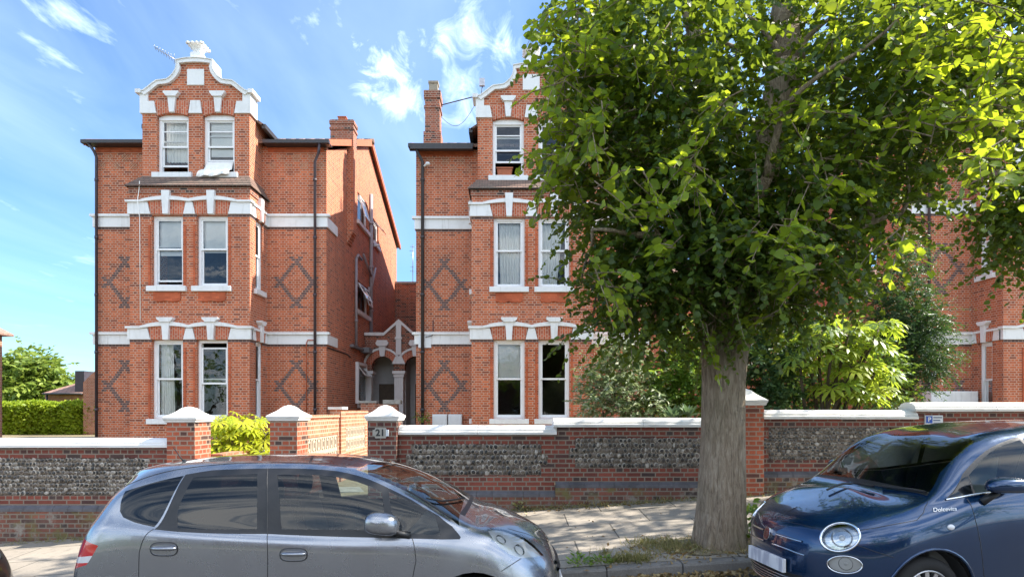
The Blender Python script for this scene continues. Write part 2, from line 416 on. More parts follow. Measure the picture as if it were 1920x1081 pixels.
back = w.mapr(sep.outputs[1], .15, -.35, 0, 1)      # broken bright cloud behind the photographer, thickened to lift the fill light
bk = w.math('MULTIPLY', back, w.mapr(w.noise(w.mapping(pl, (.55, 1.5, 1), loc=(2, 7, 0)), 1.1, 6, .6, dist=.4), .40, .60, .05, .97))
cl = w.math('MINIMUM', w.math('MAXIMUM', w.math('MAXIMUM', w.math('MULTIPLY', cirrus, .75), cum), w.math('MAXIMUM', w.math('MULTIPLY', pf, .88), bk)), 1)
hor = w.mapr(sep.outputs[2], .0, .55, 1.15, .86)
skyc = w.mix(1.0, sky.outputs[0], (.72, .955, 1.14), 'MULTIPLY')
cloudc = w.mix(w.mapr(cl, .2, 1, 0, 1), (7.6, 9.2, 11.0), (13.2, 13.4, 13.6))
colr = w.mix(cl, skyc, cloudc)
bg = wn['Background']; wl.new(colr, bg.inputs[0]); bg.inputs[1].default_value = .085
SC.view_settings.view_transform = 'Standard'; SC.view_settings.look = 'None'; SC.view_settings.exposure = 1.58; SC.view_settings.gamma = 1
SC.cycles.use_denoising = True
SC.cycles.max_bounces = 8; SC.cycles.transparent_max_bounces = 12; SC.cycles.diffuse_bounces = 4; SC.cycles.glossy_bounces = 4
SC.cycles.sample_clamp_indirect = 6
SC.cycles.caustics_reflective = False; SC.cycles.caustics_refractive = False

# ------------------------------------------------------------------ ground, road, pavement
G = .065
def slope(x): return G * max(-16, min(20, x))
YK, YW = 6.35, 9.6
def pave_z(x, y): return slope(x) + .125 + (y - YK) * .052
def grid(name, xs, ys, zf, mat, kind='structure', parent=None):
    vs = [(x, y, zf(x, y)) for y in ys for x in xs]; n = len(xs)
    fs = [(j*n+i, j*n+i+1, (j+1)*n+i+1, (j+1)*n+i) for j in range(len(ys)-1) for i in range(n-1)]
    o = MB().add(vs, fs).build(name, MATS[mat], weld=False, recalc=False)
    return tag(o, kind=kind)
xs = [-400, -120, -60, -30, -20] + list(np.arange(-16, 20.1, 1.0)) + [26, 40, 80, 150, 400]
grid('ground', xs, [-400, -120, -40, -13, -9.5, 6.6, 10, 15, 20, 35, 60, 120, 400],
     lambda x, y: slope(x) - .25 + (.0 if y < 9 else min(.5, (y - 9) * .06)), 'lawn')
grid('road', xs, [-3.4, -1, 0, 2, 4, 5.4, YK + .02], lambda x, y: slope(x) + .02 - .03 * abs((y - 1.5) / 4.9) ** 2, 'asphalt')
fine = sorted(set(list(np.arange(-9, 9.01, .5)) + list(np.arange(-22, 24.1, 2.0)) + [-60, 60]))
grid('pavement', fine, list(np.linspace(YK + .14, YW + .1, 6)), pave_z, 'paving')
def garden_z(x, y): return .62 + .05 * max(-9, min(14, x)) + .02 * (y - 10)
grid('garden_ground', [-30, -20, -14, -10, -6, -3.6, -2, 0, 4, 8, 14, 20, 40], [9.75, 12, 16, 20, 26, 36], garden_z, 'soil')
# kerb stones, each about 0.9 m long
kb = MB(); x = -14.0
while x < 12:
    L = random.uniform(.8, 1.0); dz = random.uniform(-.008, .008); dy = random.uniform(-.012, .012)
    x1 = x + L - .012
    z0, z1 = slope(x) + dz, slope(x1) + dz
    pr = [(YK + dy, -.2), (YK + dy + .012, .10), (YK + dy + .03, .122), (YK + .15, .128), (YK + .15, -.2)]
    vs = [(x, a, z0 + b) for a, b in pr] + [(x1, a, z1 + b) for a, b in pr]
    kb.add(vs, [(0,1,2,3,4), (9,8,7,6,5)] + [(i, 5+i, 5+(i+1) % 5, (i+1) % 5) for i in range(5)])
    x += L
tag(kb.build('kerb', MATS['kerb']), kind='structure')
grid('opposite_pavement', [-60, -16, 0, 20, 60], [-6.5, -3.4], lambda x, y: slope(x) + .12, 'paving')
# ------------------------------------------------------------------ houses
DM, DB, DT = 19.57, 18.3, 18.65       # main front, bay front, top-storey front
def window(parent, mp, a0, a1, z0, z1, d=.11, meet=.5, opened=0, bars=(), rise=0, sill=True, sillw=.17, jamb=.085, top=.09, casement=False, up_drop=0):
    f = MB()
    zt = z1 - rise
    f.box(a0, a0+jamb, d, d+.13, z0, zt, 0, mp); f.box(a1-jamb, a1, d, d+.13, z0, zt, 0, mp)
    f.box(a0+jamb, a1-jamb, d, d+.13, z0, z0+.07, 0, mp)
    if rise:
        n = 8; ac = (a0+a1)/2; w = (a1-a0)/2
        arc = [(a0 + (a1-a0)*i/n, zt + rise*(1-((2*i/n-1)**2))) for i in range(n+1)]
        f.prism([(a0+.004, zt-top), (a1-.004, zt-top)] + [(min(max(a, a0+.004), a1-.004), z) for a, z in reversed(arc)], d-.02, d+.13, 'xz', 0, mp)
    else:
        f.box(a0+jamb, a1-jamb, d, d+.13, zt-top, zt, 0, mp)
    w = f.build('window', MATS['frame_paint'], parent, bevel=.006)
    s = MB(); g = MB()
    x0, x1, y0, y1 = a0+jamb, a1-jamb, z0+.07, zt-top
    zm = y0 + (y1-y0)*(1-meet)
    r = .045
    def sash(lo, hi, dd, brs):
        s.box(x0, x0+r, dd, dd+.035, lo, hi, 0, mp); s.box(x1-r, x1, dd, dd+.035, lo, hi, 0, mp)
        s.box(x0+r, x1-r, dd, dd+.035, lo, lo+r*1.2, 0, mp); s.box(x0+r, x1-r, dd, dd+.035, hi-r, hi, 0, mp)
        for b in brs: s.box(x0+r, x1-r, dd+.003, dd+.03, b-.017, b+.017, 0, mp)
        g.add([(x0+r, dd+.018, lo+r), (x1-r, dd+.018, lo+r), (x1-r, dd+.018, hi-r), (x0+r, dd+.018, hi-r)], [(0,1,2,3)], 0, mp)
    if not casement:
        sash(zm-.0 - up_drop, y1 - up_drop, d+.03, [b for b in bars if b > zm+.05])
        sash(y0+opened, zm+r+opened, d+.075, [b+opened for b in bars if b < zm-.05])
    else:
        sash(y0, y1, d+.03, bars)
    s.build('sash', MATS['frame_paint'], w)
    g.build('pane', MATS['window_glass'], w, recalc=False)
    if sill:
        MB().box(a0-.13, a1+.13, -.10, d+.02, z0-sillw, z0-.004, 0, mp).build('sill', MATS['white_paint'], w, bevel=.012)
    return w
def voussoirs(parent, mp, c, z0, z1, d0=-.03, ob=.50, ot=.585, kb=.085, kt=.12, arc=0):
    for s in (-1, 1):
        pts = [(c+s*kb, z0+arc), (c+s*kt, z1), (c+s*ot, z1-.02), (c+s*ob, z0)]
        MB().prism(pts, d0, .12, 'xz', 0, mp).build('brick_arch', MATS['arch_brick'], parent)
def diamond(parent, mp, c, zc, hw=.56, hh=.70):
    rows = {}
    K = int(hh/.075)
    for sx in (-1, 1):
        for sz in (-1, 1):
            for i in range(-2, K+3):
                t_ = i/K
                a = c + sx*hw*(1-t_); k = int(round(zc/.075)) + sz*i
                a0 = round((a-.0575)/.0575)*.0575
                rows.setdefault(k, []).append((a0-.02, a0+.145))
    m = MB()
    for k, iv in rows.items():
        iv.sort(); out = []
        for a, b in iv:
            if out and a <= out[-1][1] + .001: out[-1] = (out[-1][0], max(b, out[-1][1]))
            else: out.append((a, b))
        for a, b in out:
            m.box(a, b, -.004, .02, k*.075+.008, (k+1)*.075-.003, 0, mp)
    return m.build('brick_diamond', MATS['diaper_brick'], parent)
def frieze(parent, mp, a0, a1, z0, z1):
    m = MB(); q = (z1-z0)/2; n = int(round((a1-a0)/q)); w = (a1-a0)/n
    for j in range(2):
        for i in range(n):
            if (i+j) % 2: continue
            x, z = a0+i*w, z0+j*q; up = (i//2 + j) % 2
            for k in range(-2, 3):
                o = k*.085
                pts = []
                # diagonal bar clipped to the square
                for (u, v) in ((0, o-.026), (w, w+o-.026), (w, w+o+.026), (0, o+.026)):
                    pts.append((u, v))
                from_ = []
                def clip(poly, f, g):
                    out = []
                    for p, r_ in zip(poly, poly[1:]+poly[:1]):
                        fp, fr = f(p), f(r_)
                        if fp >= 0: out.append(p)
                        if fp*fr < 0:
                            tt = fp/(fp-fr); out.append((p[0]+(r_[0]-p[0])*tt, p[1]+(r_[1]-p[1])*tt))
                    return out
                pts = clip(pts, lambda p: p[1]-.02, 0); 
                if len(pts) >= 3: pts = clip(pts, lambda p: q-.02-p[1], 0)
                if len(pts) < 3: continue
                if up: pts = [(w-u, v) for u, v in pts]
                m.prism([(x+u, z+v) for u, v in pts], -.014, .02, 'xz', 0, mp)
    return m.build('brick_frieze', MATS['screen_brick'], parent)
def profile_offset(pts, d):
    out = []
    for i, p in enumerate(pts):
        a = pts[max(i-1, 0)]; b = pts[min(i+1, len(pts)-1)]
        tx, tz = b[0]-a[0], b[1]-a[1]; L = math.hypot(tx, tz)
        out.append((p[0]+tz/L*d, p[1]-tx/L*d))
    return out
def downpipe(parent, path, r=.045, mat='pipe_dark', name='downpipe'):
    m = MB().tube(path, r, 10)
    z = path[0][2]
    p = path[-1]; top = max(q[2] for q in path); k = path[-1][2] + 1.0
    while k < top - 1.0:
        m.tube([(p[0], p[1], k), (p[0], p[1], k+.09)], r*1.35, 10); k += 1.9
    return m.build(name, MATS[mat], parent)

def house(cx, zs, zo, label, hw_l=3.84, hw_r=3.84, number=1):
    def Z(z): return (z if z < 4.52 else 4.52+(z-4.52)*zs) + zo
    H = thing('brick_house', label, 'house', (cx, DM, .4+zo), group='gabled brick houses in the row')
    main = lambda a, d, z: (cx+a, DM+d, z)
    bay = lambda a, d, z: (cx+a, DB+d, z)
    top = lambda a, d, z: (cx+a, DT+d, z)
    B = 1.87
    bayR = lambda y, d, z: (cx+B-d, y, z); bayL = lambda y, d, z: (cx-B+d, y, z)
    XR, XL = cx+hw_r, cx-hw_l
    EV = Z(10.72); BK = 31.2
    # ---- walls of the main block
    m = MB()
    m.wall(-hw_l, hw_r, 0, EV, 0, .3, [(-B+.25, B-.25, 0.5, Z(8.7)), (-1.6, 1.6, Z(9.4), EV+1)], 0, main)
    side = {'R': [], 'L': []}
    if number == 1: side['R'] = [(23.5, 25.2, 9.55, 10.7), (26.0, 27.2, 9.45, 10.5), (23.3, 25.3, 5.95, 7.15), (23.2, 24.7, 2.2, 3.85)]
    if number == 3: side['L'] = [(21.5, 22.4, Z(5.8), Z(7.6)), (26, 27, Z(5.8), Z(7.4))]
    m.wall(DM+.3, BK, 0, EV, 0, .3, side['R'], 0, lambda y, d, z: (XR-d, y, z))
    m.wall(DM+.3, BK, 0, EV, 0, .3, side['L'], 0, lambda y, d, z: (XL+d, y, z))
    RZ = Z(13.4); RY = 25.3
    for x0, x1 in ((XR-.3, XR), (XL, XL+.3)):
        m.prism([(DM+.3, EV), (RY, RZ-.1), (BK, EV)], x0, x1, 'yz')
    m.wall(-hw_l, hw_r, 0, EV, 0, .3, [], 0, lambda a, d, z: (cx+a, BK-d+.3, z))
    m.build('wall', MATS['house_brick'], H)
    # ---- bay walls
    m = MB()
    C1 = (-.70, .70); W2 = .485
    g0, g1, f0, f1 = 1.66, 4.12, Z(5.79), Z(8.0)
    holes = [(c-W2, c+W2, a, b) for c in C1 for a, b in ((g0, g1), (f0, f1))]
    m.wall(-B, B, 0, Z(8.88), 0, .3, holes, 0, bay)
    ys = (DB+.42, DB+.92)
    hs = [(ys[0], ys[1], a, b) for a, b in ((g0, g1), (f0, f1))]
    m.wall(DB+.3, DM, 0, Z(8.88), 0, .3, hs, 0, bayR); m.wall(DB+.3, DM, 0, Z(8.88), 0, .3, hs, 0, bayL)
    m.build('bay_wall', MATS['house_brick'], H)
    # dark brick corbel course below the bay's tiled skirt
    m = MB(); m.box(-B-.03, B+.03, -.03, .1, Z(8.68), Z(8.86), 0, bay)
    m.box(DB+.1, DM-.01, -.03, .1, Z(8.68), Z(8.86), 0, bayR); m.box(DB+.1, DM-.01, -.03, .1, Z(8.68), Z(8.86), 0, bayL)
    m.build('brick_corbel', MATS['house_brick_dark'], H)
    # skirt roof
    TW = 1.70; m = MB()
    b_, t_ = Z(8.88), Z(9.34)
    lo = [(cx-B-.1, DB-.12, b_), (cx+B+.1, DB-.12, b_), (cx+B+.1, DM-.01, b_), (cx-B-.1, DM-.01, b_)]
    hi = [(cx-TW, DT, t_), (cx+TW, DT, t_), (cx+TW, DM-.01, t_), (cx-TW, DM-.01, t_)]
    for k in range(4):     # four courses of tiles, each with a small lip
        u0, u1 = k/4, (k+1)/4
        L = lambda u, dz: [(p[0]+(q[0]-p[0])*u, p[1]+(q[1]-p[1])*u, p[2]+(q[2]-p[2])*u+dz) for p, q in zip(lo, hi)]
        vs = L(u0, -.005) + L(u0, .035) + L(u1, .012)
        m.add(vs, [(i, (i+1) % 4, 4+(i+1) % 4, 4+i) for i in range(4)] + [(4+i, 4+(i+1) % 4, 8+(i+1) % 4, 8+i) for i in range(4)])
    m.add(L(1, .012), [(0,1,2,3)])
    m.build('bay_roof', MATS['roof_tile'], H, recalc=True)
    # ---- top storey with its shaped gable
    m = MB(); w2 = .5; C2 = (-.73, .73)
    tz0, tz1 = Z(9.46), Z(11.34)
    TB = Z(11.33)
    m.wall(-TW, TW, Z(9.0), TB, 0, .3, [(c-w2, c+w2, tz0, TB) for c in C2], 0, top)
    for sgn in (-1, 1):
        m.wall(DT+.3, DM+1.7, Z(9.0), TB, 0, .25, [], 0, (lambda y, d, z: (cx+TW-d, y, z)) if sgn > 0 else (lambda y, d, z: (cx-TW+d, y, z)))
    half = [(1.72, 12.0), (1.60, 12.03), (1.46, 12.13), (1.32, 12.25), (1.19, 12.34), (1.02, 12.355), (.87, 12.38), (.76, 12.46), (.67, 12.56), (.60, 12.68), (.575, 12.80), (.575, 12.99), (.30, 13.045), (0, 13.06)]
    half = [(a, Z(z)) for a, z in half]
    prof = [(-a, z) for a, z in half] + [(a, z) for a, z in reversed(half[:-1])]
    inner = profile_offset(prof, .115)
    inner[0] = (-1.60, Z(11.9)); inner[-1] = (1.60, Z(11.9))
    gp = [(-TW, TB)] + [(-TW, Z(11.9))] + inner[1:-1] + [(TW, Z(11.9)), (TW, TB)]
    m.prism(gp, DT, DT+.25, 'xz', 0, lambda a, y, z: (cx+a, y, z))
    m.build('gable_wall', MATS['house_brick'], H)
    m = MB(); m.strip(inner, prof, -.09, .42, 0, top)
    m.strip([(p[0], p[1]) for p in prof], [(p[0]*1.012, p[1]+.022) for p in prof], -.12, .45, 0, top)
    for s in (-1, 1):    # kneeler blocks
        pts = [(s*1.76, Z(11.34)), (s*1.76, Z(12.0)), (s*1.5, Z(12.0)), (s*1.5, Z(11.72)), (s*1.31, Z(11.72)), (s*1.24, Z(11.34))]
        m.prism(pts, -.05, .45, 'xz', 0, top)
        m.box(min(s*1.70, s*1.86), max(s*1.70, s*1.86), -.13, .45, Z(11.95), Z(12.07), 0, top)
    m.prism([(-.15, Z(11.74)), (.15, Z(11.74)), (.21, Z(11.34)), (-.21, Z(11.34))], -.05, .1, 'xz', 0, top)
    m.build('gable_coping', MATS['white_paint'], H)
    MB().box(-.27, .27, -.025, .06, Z(12.24), Z(12.75), 0, top).build('gable_panel', MATS['white_paint'], H, bevel=.01)
    u = MB()
    uc = (cx, DT+.15, Z(13.05))
    u.lathe([(.17, 0), (.17, .24)], uc, sq=True); u.lathe([(.13, .23), (.11, .29), (.13, .38), (.19, .45), (.255, .485), (.255, .51), (.12, .525)], uc, sq=True)
    for i in range(4):
        for sx, sy in ((0, -1), (0, 1), (-1, 0), (1, 0)):
            q = -.21+.14*i
            u.lathe([(.035, .465), (.055, .49), (.045, .525), (.01, .535)], (uc[0]+(q if sx == 0 else sx*.235), uc[1]+(q if sy == 0 else sy*.235), uc[2]), 8)
    u.build('gable_finial', MATS['white_paint'], H)
    for c in C2:
        n = 6
        for s in (-1, 1):
            arc = [(c+s*(.085+.395*i/n), Z(11.35)+.01+.10*(1-((.085+.395*i/n)/.5)**2)-.1) for i in range(n+1)]
            pts = arc + [(c+s*.52, Z(11.72)), (c+s*.115, Z(11.78))]
            MB().prism(pts, -.025, .12, 'xz', 0, top).build('brick_arch', MATS['arch_brick'], H)
        k = MB(); k.prism([(c-.075, Z(11.36)), (c+.075, Z(11.36)), (c+.125, Z(11.84)), (c-.125, Z(11.84))], -.09, .12, 'xz', 0, top)
        k.prism([(c-.15, Z(11.84)), (c+.15, Z(11.84)), (c+.24, Z(11.95)), (c+.24, Z(12.0)), (c-.24, Z(12.0)), (c-.24, Z(11.95))], -.14, .12, 'xz', 0, top)
        k.build('keystone', MATS['white_paint'], H)
    # dormer roof behind the gable
    m = MB()
    for s in (-1, 1):
        m.prism([(0, Z(12.55)), (s*1.95, Z(11.25)), (s*1.95, Z(11.17)), (0, Z(12.45))], DT+.46, DM+3.6, 'xz', 0, lambda a, y, z: (cx+a, y, z))
    m.build('dormer_roof', MATS['roof_tile'], H)
    for s in (-1, 1): MB().box(min(s*1.9, s*2.02), max(s*1.9, s*2.02), DT+.46-DM, 1.7, Z(11.10), Z(11.24), 0, main).build('dormer_gutter', MATS['gutter'], H)
    # ---- string courses
    def band(z0, z1, hump, kz, kw, cap):
        m = MB()
        for s, a0, a1 in ((-1, -hw_l, -B), (1, B, hw_r)):
            m.box(a0-(.05 if s < 0 else 0), a1+(.05 if s > 0 else 0), -.05, .05, z0-.01, z1-.06, 0, main)
            m.box(a0-(.12 if s < 0 else 0), a1+(.12 if s > 0 else 0), -.11, .05, z1-.06, z1+.02, 0, main)
        if hw_r: m.box(.051, 1.1 if number == 1 else .5, -.05, .02, z0-.01, z1-.06, 0, lambda y, d, z: (XR-d, DM+y, z)); m.box(.051, .35, -.05, .02, z0-.01, z1-.06, 0, lambda y, d, z: (XL+d, DM+y, z))
        for mp, lo in ((bayR, .3), (bayL, .3)):
            m.box(DB+.051, DM-.06, -.05, .1, z0, z1-.06, 0, mp)
            m.box(DB+.11, DM-.12, -.10, .1, z1-.06, z1+.01, 0, mp)
        # bay front: white blocks between the arches and a humped moulding above
        edges = [-B-.05, C1[0]-.6, C1[0]+.6, C1[1]-.6, C1[1]+.6, B+.05]
        for i in (0, 2, 4):
            a0, a1 = edges[i], edges[i+1]
            s0 = .085 if i else 0; s1 = .085 if i < 4 else 0
            m.prism([(a0-s0, z0), (a1+s1, z0), (a1, z1-.02), (a0, z1-.02)], -.05, .1, 'xz', 0, bay)
        def hz(a):
            d = min(abs(a-c) for c in C1)
            return hump*max(0, 1-(d/.82)**2)
        n = 44; A = [-B-.1+(2*B+.2)*i/n for i in range(n+1)]
        lo = [(a, z1-.03+hz(a)*.55) for a in A]; hi = [(a, z1+.035+hz(a)) for a in A]
        m.strip(lo, hi, -.10, .1, 0, bay)
        m.build('string_course', MATS['white_paint'], H)
        for c in C1:
            voussoirs(H, bay, c, z0+.002, z1+.02+hump*.3)
            k = MB(); k.prism([(c-.085, z0-.02), (c+.085, z0-.02), (c+kw, kz), (c-kw, kz)], -.13, .1, 'xz', 0, bay)
            if cap:
                k.prism([(c-.15, kz), (c+.15, kz), (c+.25, kz+.09), (c+.25, kz+.14), (c-.25, kz+.14), (c-.25, kz+.09)], -.17, .1, 'xz', 0, bay)
            k.build('keystone', MATS['white_paint'], H)
        for mp in (bayR, bayL):
            yc = sum(ys)/2
            for s in (-1, 1):
                MB().prism([(yc+s*.07, z0), (yc+s*.11, z1+.06), (yc+s*.36, z1+.04), (yc+s*.30, z0)], -.07, .1, 'xz', 0, mp).build('brick_arch', MATS['arch_brick'], H)
            k = MB(); k.prism([(yc-.065, z0-.02), (yc+.065, z0-.02), (yc+.10, kz), (yc-.10, kz)], -.13, .1, 'xz', 0, mp)
            if cap: k.prism([(yc-.12, kz), (yc+.12, kz), (yc+.2, kz+.08), (yc+.2, kz+.13), (yc-.2, kz+.13), (yc-.2, kz+.08)], -.17, .1, 'xz', 0, mp)
            k.build('keystone', MATS['white_paint'], H)
        # dark brick line under the band
        def db(*q): MB().box(*q).build('dark_brick_course', MATS['diaper_brick'], H)
        for a0, a1 in ((-hw_l, -B-.0), (B+.0, hw_r)): db(a0-.004, a1+.004, -.006, .02, z0-.085, z0-.012, 0, main)
        for a0, a1 in ((-B-.006, C1[0]-W2), (C1[0]+W2, C1[1]-W2), (C1[1]+W2, B+.006)): db(a0, a1, -.006, .02, z0-.085, z0-.004, 0, bay)
        db(DB+.021, ys[0], -.006, .02, z0-.085, z0-.004, 0, bayR); db(ys[1], DM-.01, -.006, .02, z0-.085, z0-.004, 0, bayR)
    band(4.13, 4.50, .14, 4.66, .12, True)
    band(Z(8.03), Z(8.42), .12, Z(8.74), .125, False)
    # ---- windows of the bay and of the top storey
    cfg = {1: dict(opn=[(0, 0), (.10, 0), (.19, .36)], bars2=True), 2: dict(opn=[(0, 0), (0, 0), (.42, .0)], bars2=True), 3: dict(opn=[(0, 0), (0, 0), (0, 0)], bars2=True)}[number]
    for i, c in enumerate(C1):
        window(H, bay, c-W2, c+W2, g0, g1, opened=0 if not (number == 1 and i == 1) else 0, up_drop=.14 if number == 1 and i == 1 else 0, meet=.5)
        window(H, bay, c-W2, c+W2, f0, f1, opened=cfg['opn'][1][i], meet=.47)
        window(H, top, C2[i]-w2, C2[i]+w2, tz0, tz1+.02, opened=cfg['opn'][2][i], rise=.1, meet=.52, bars=(Z(10.83),) + ((Z(10.0),) if number == 1 and i == 1 else ()))
    for mp in (bayR, bayL):
        window(H, mp, ys[0], ys[1], g0, g1, d=.05, jamb=.06); window(H, mp, ys[0], ys[1], f0, f1, d=.05, jamb=.06)
    # moulded brick aprons under the first-floor windows
    for c in C1:
        m = MB()
        m.box(c-.42, c+.42, -.03, .05, f0-.43, f0-.19, 0, bay)
        n = 24
        lo = [(c-.42+.84*i/n, f0-.45-.035*abs(math.sin(2*math.pi*i/n))) for i in range(n+1)]
        m.build('brick_apron', MATS['rubbed_brick'], H); m = MB()
        m.strip(lo, [(a, z+.05) for a, z in lo], -.05, .05, 0, bay)
        m.build('brick_moulding', MATS['rubbed_brick'], H)
        for s in (-1, 1):
            for z0_, z1_ in ((f0-.05, f1-.3), (g0+.05, g1-.25)): MB().box(c+s*.555-.03, c+s*.555+.03, -.022, .05, z0_, z1_, 0, bay).build('brick_bead', MATS['rubbed_brick'], H)
    # ---- diaper work and frieze on the wings
    for s, hw in ((-1, hw_l), (1, hw_r)):
        c = s*(2.86 if s < 0 else 2.85)
        diamond(H, main, c, 2.72); diamond(H, main, c, Z(6.12))
        a0, a1 = sorted((s*(B+.05), s*(hw-.08)))
        frieze(H, main, a0, a1, Z(9.93), Z(10.47))
        MB().box(a0, a1, -.03, .02, Z(10.52), EV-.02, 0, main).build('brick_corbel', MATS['rubbed_brick'], H)
    # ---- roof
    m = MB(); ov = .16
    for s in (0, 1):
        y0, y1 = (DM-.28, RY) if s == 0 else (BK+.55, RY)
        m.prism([(y0, EV-.02), (y1, RZ), (y1, RZ+.14), (y0, EV+.09)], XL-ov, XR+ov, 'yz')
    rf = m.build('roof', MATS['roof_tile'], H)
    m = MB()     # ridge tiles and dark red verges
    for x in (XL-ov-.02, XR+ov-.06):
        m = MB()
        for s in (0, 1):
            y0, y1 = (DM-.28, RY) if s == 0 else (BK+.55, RY)
            m.prism([(y0, EV-.10), (y1, RZ-.10), (y1, RZ+.19), (y0, EV+.11)], x, x+.08, 'yz')
        m.build('verge', MATS['terracotta'], rf)
    m = MB(); xx = XL
    while xx < XR:
        m.tube([(xx, RY, RZ+.10), (xx+.40, RY, RZ+.10)], .13, 8); xx += .42
    m.build('ridge_tile', MATS['roof_tile'], rf)
    for a0, a1 in ((-hw_l-.2, -B-.02), (B+.02, hw_r+.2)):
        m = MB()
        m.box(a0, a1, -.40, -.27, EV-.06, EV+.05, 0, main); m.box(a0, a1, -.27, -.02, EV-.05, EV-.02, 0, main)
        m.build('gutter', MATS['gutter'], H)
    # eaves soffit return on the sides
    # ---- rooms behind the windows
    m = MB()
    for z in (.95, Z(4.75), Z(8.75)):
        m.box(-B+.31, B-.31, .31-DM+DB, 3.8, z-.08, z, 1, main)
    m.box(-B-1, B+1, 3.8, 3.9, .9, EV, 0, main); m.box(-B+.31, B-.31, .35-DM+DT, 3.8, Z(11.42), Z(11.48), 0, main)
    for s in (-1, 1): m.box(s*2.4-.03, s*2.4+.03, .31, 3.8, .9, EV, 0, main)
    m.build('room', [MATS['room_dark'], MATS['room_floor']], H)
    return dict(H=H, Z=Z, main=main, bay=bay, top=top, XR=XR, XL=XL, EV=EV, roof=rf, cx=cx, C1=C1, C2=C2, W2=W2, g=(g0, g1), f=(f0, f1), t=(tz0, tz1), bayR=bayR, bayL=bayL)

def chimney(parent, x0, x1, y0, y1, z0, z1, bands, pots, mat='house_brick'):
    m = MB().box(x0, x1, y0, y1, z0, z1)
    for (a, b, e) in bands: m.box(x0-e, x1+e, y0-e, y1+e, a, b)
    c = m.build('chimney', MATS[mat], parent)
    for (x, y, r, z, h, sq, mt) in pots:
        MB().lathe([(r, z), (r*.92, z+h*.8), (r*1.1, z+h*.82), (r*1.1, z+h), (r*.8, z+h), (r*.8, z+h*.7)], (x, y, 0), 12, sq=sq).build('chimney_pot', MATS[mt], c)
    return c

# ================= house with the white dust sheet (left)
h1 = house(-10.05, 1.0, 0, 'brick house on the left with sheet hanging from its gable window', 3.86, 3.86, 1)
H = h1['H']; Z = h1['Z']; XR = h1['XR']
m = MB()      # chimney breast on the side wall
m.box(XR+.002, XR+.24, 22.0, 22.5, 8.6, 11.79)
for i, e in enumerate((.19, .14, .09, .045)): m.box(XR+.002, XR+.24-(.24-e)*1+0, 22.0, 22.5, 8.6-.1*(i+1), 8.6-.1*i)
m.build('chimney_breast', MATS['house_brick'], H)
chimney(h1['roof'], XR-.62, XR+.24, 22.0, 22.5, 11.8, 12.82, [(12.45, 12.53, .03), (12.66, 12.78, .035)], [(XR-.22, 22.25, .15, 12.82, .17, True, 'terracotta')], 'house_brick_dark')
mpR = lambda y, d, z: (XR-d, y, z)
w = window(H, mpR, 23.5, 25.2, 9.55, 10.7, d=.08, casement=True, jamb=.1); w2_ = window(H, mpR, 26.0, 27.2, 9.45, 10.5, d=.08, casement=True, jamb=.1)
w3 = window(H, mpR, 23.3, 25.3, 5.95, 7.15, d=.08, casement=True, jamb=.1); w4 = window(H, mpR, 23.2, 24.7, 2.2, 3.85, d=-.12, casement=True, jamb=.12)
def casement(w, y0, z0, z1, wd, ang):     # opened top-hung light
    m = MB(); c, s = math.cos(ang), math.sin(ang); h = z1-z0
    def mp(a, d, z): return (XR+.03 + s*(z1-z) + d*c, y0+a, z1-(z1-z)*c)
    for (a0, a1, b0, b1) in ((0, .06, z0, z1), (wd-.06, wd, z0, z1), (.06, wd-.06, z0, z0+.06), (.06, wd-.06, z1-.06, z1)):
        m.box(a0, a1, -.02, .02, b0, b1, 0, mp)
    m.build('sash', MATS['frame_paint'], w)
    MB().add([(.06, 0, z0+.06), (wd-.06, 0, z0+.06), (wd-.06, 0, z1-.06), (.06, 0, z1-.06)], [(0,1,2,3)], 0, mp).build('pane', MATS['window_glass'], w, recalc=False)
casement(w, 23.65, 9.7, 10.6, .8, .28); casement(w2_, 26.4, 9.9, 10.4, .75, .75); casement(w3, 23.5, 6.3, 7.05, .9, .5); casement(w3, 24.5, 6.3, 7.05, .7, .25); casement(w4, 23.45, 3.2, 3.7, .9, .7)
downpipe(H, [(XR+.07, 25.5, 11.3), (XR+.07, 25.5, 5.2)], .075, 'pipe_grey', 'flue_pipe')
downpipe(H, [(XR+.06, 23.1, 7.9), (XR+.06, 23.1, 4.4)], .05, 'pipe_grey', 'waste_pipe')
m = MB(); m.tube([(XR+.06, 23.1, 7.9), (XR+.07, 23.35, 8.1), (XR+.07, 23.9, 8.05)], .05); m.tube([(XR+.07, 24.2, 8.35), (XR+.09, 25.4, 7.75)], .05)
m.tube([(XR+.07, 25.1, 7.2), (XR+.07, 25.1, 6.9), (XR+.07, 25.45, 6.6)], .05); m.tube([(XR+.07, 26.3, 8.3), (XR+.09, 25.55, 7.3)], .05)
m.build('waste_pipe', MATS['pipe_grey'], H)
MB().tube([(XR, 26.0, 9.2), (XR+.32, 26.0, 9.25)], .05).build('overflow_pipe', MATS['plastic_white'], H)
m = MB(); m.box(XR-.01, XR+.14, 22.4, 25.6, 4.35, 4.45); m.box(XR-.01, XR+.35, 24.0, 26.2, 4.30, 4.50)
m.build('ledge', MATS['lead'], H)
MB().tube([(XR+.03, DM+.02, 4.02), (XR+.03, 22.0, 4.02), (XR+.03, 22.4, 3.95)], .02).build('cable', MATS['black_iron'], H)
X = pX(186, DM); downpipe(H, [(X-.12, DM-.34, 10.68), (X-.02, DM-.20, 10.45), (X, DM-.13, 10.3), (X, DM-.13, .9)])
X = pX(593, DM); downpipe(H, [(X+.22, DM-.34, 10.68), (X+.16, DM-.25, 10.4), (X, DM-.13, 10.15), (X, DM-.13, .9)])
MB().tube([(X-.02, DM-.10, 4.25), (X-.25, DM-.10, 4.25), (X-.3, DM-.08, 4.15), (X-.32, DM-.03, 1.2)], .018).build('waste_pipe', MATS['rubbed_brick'], H)
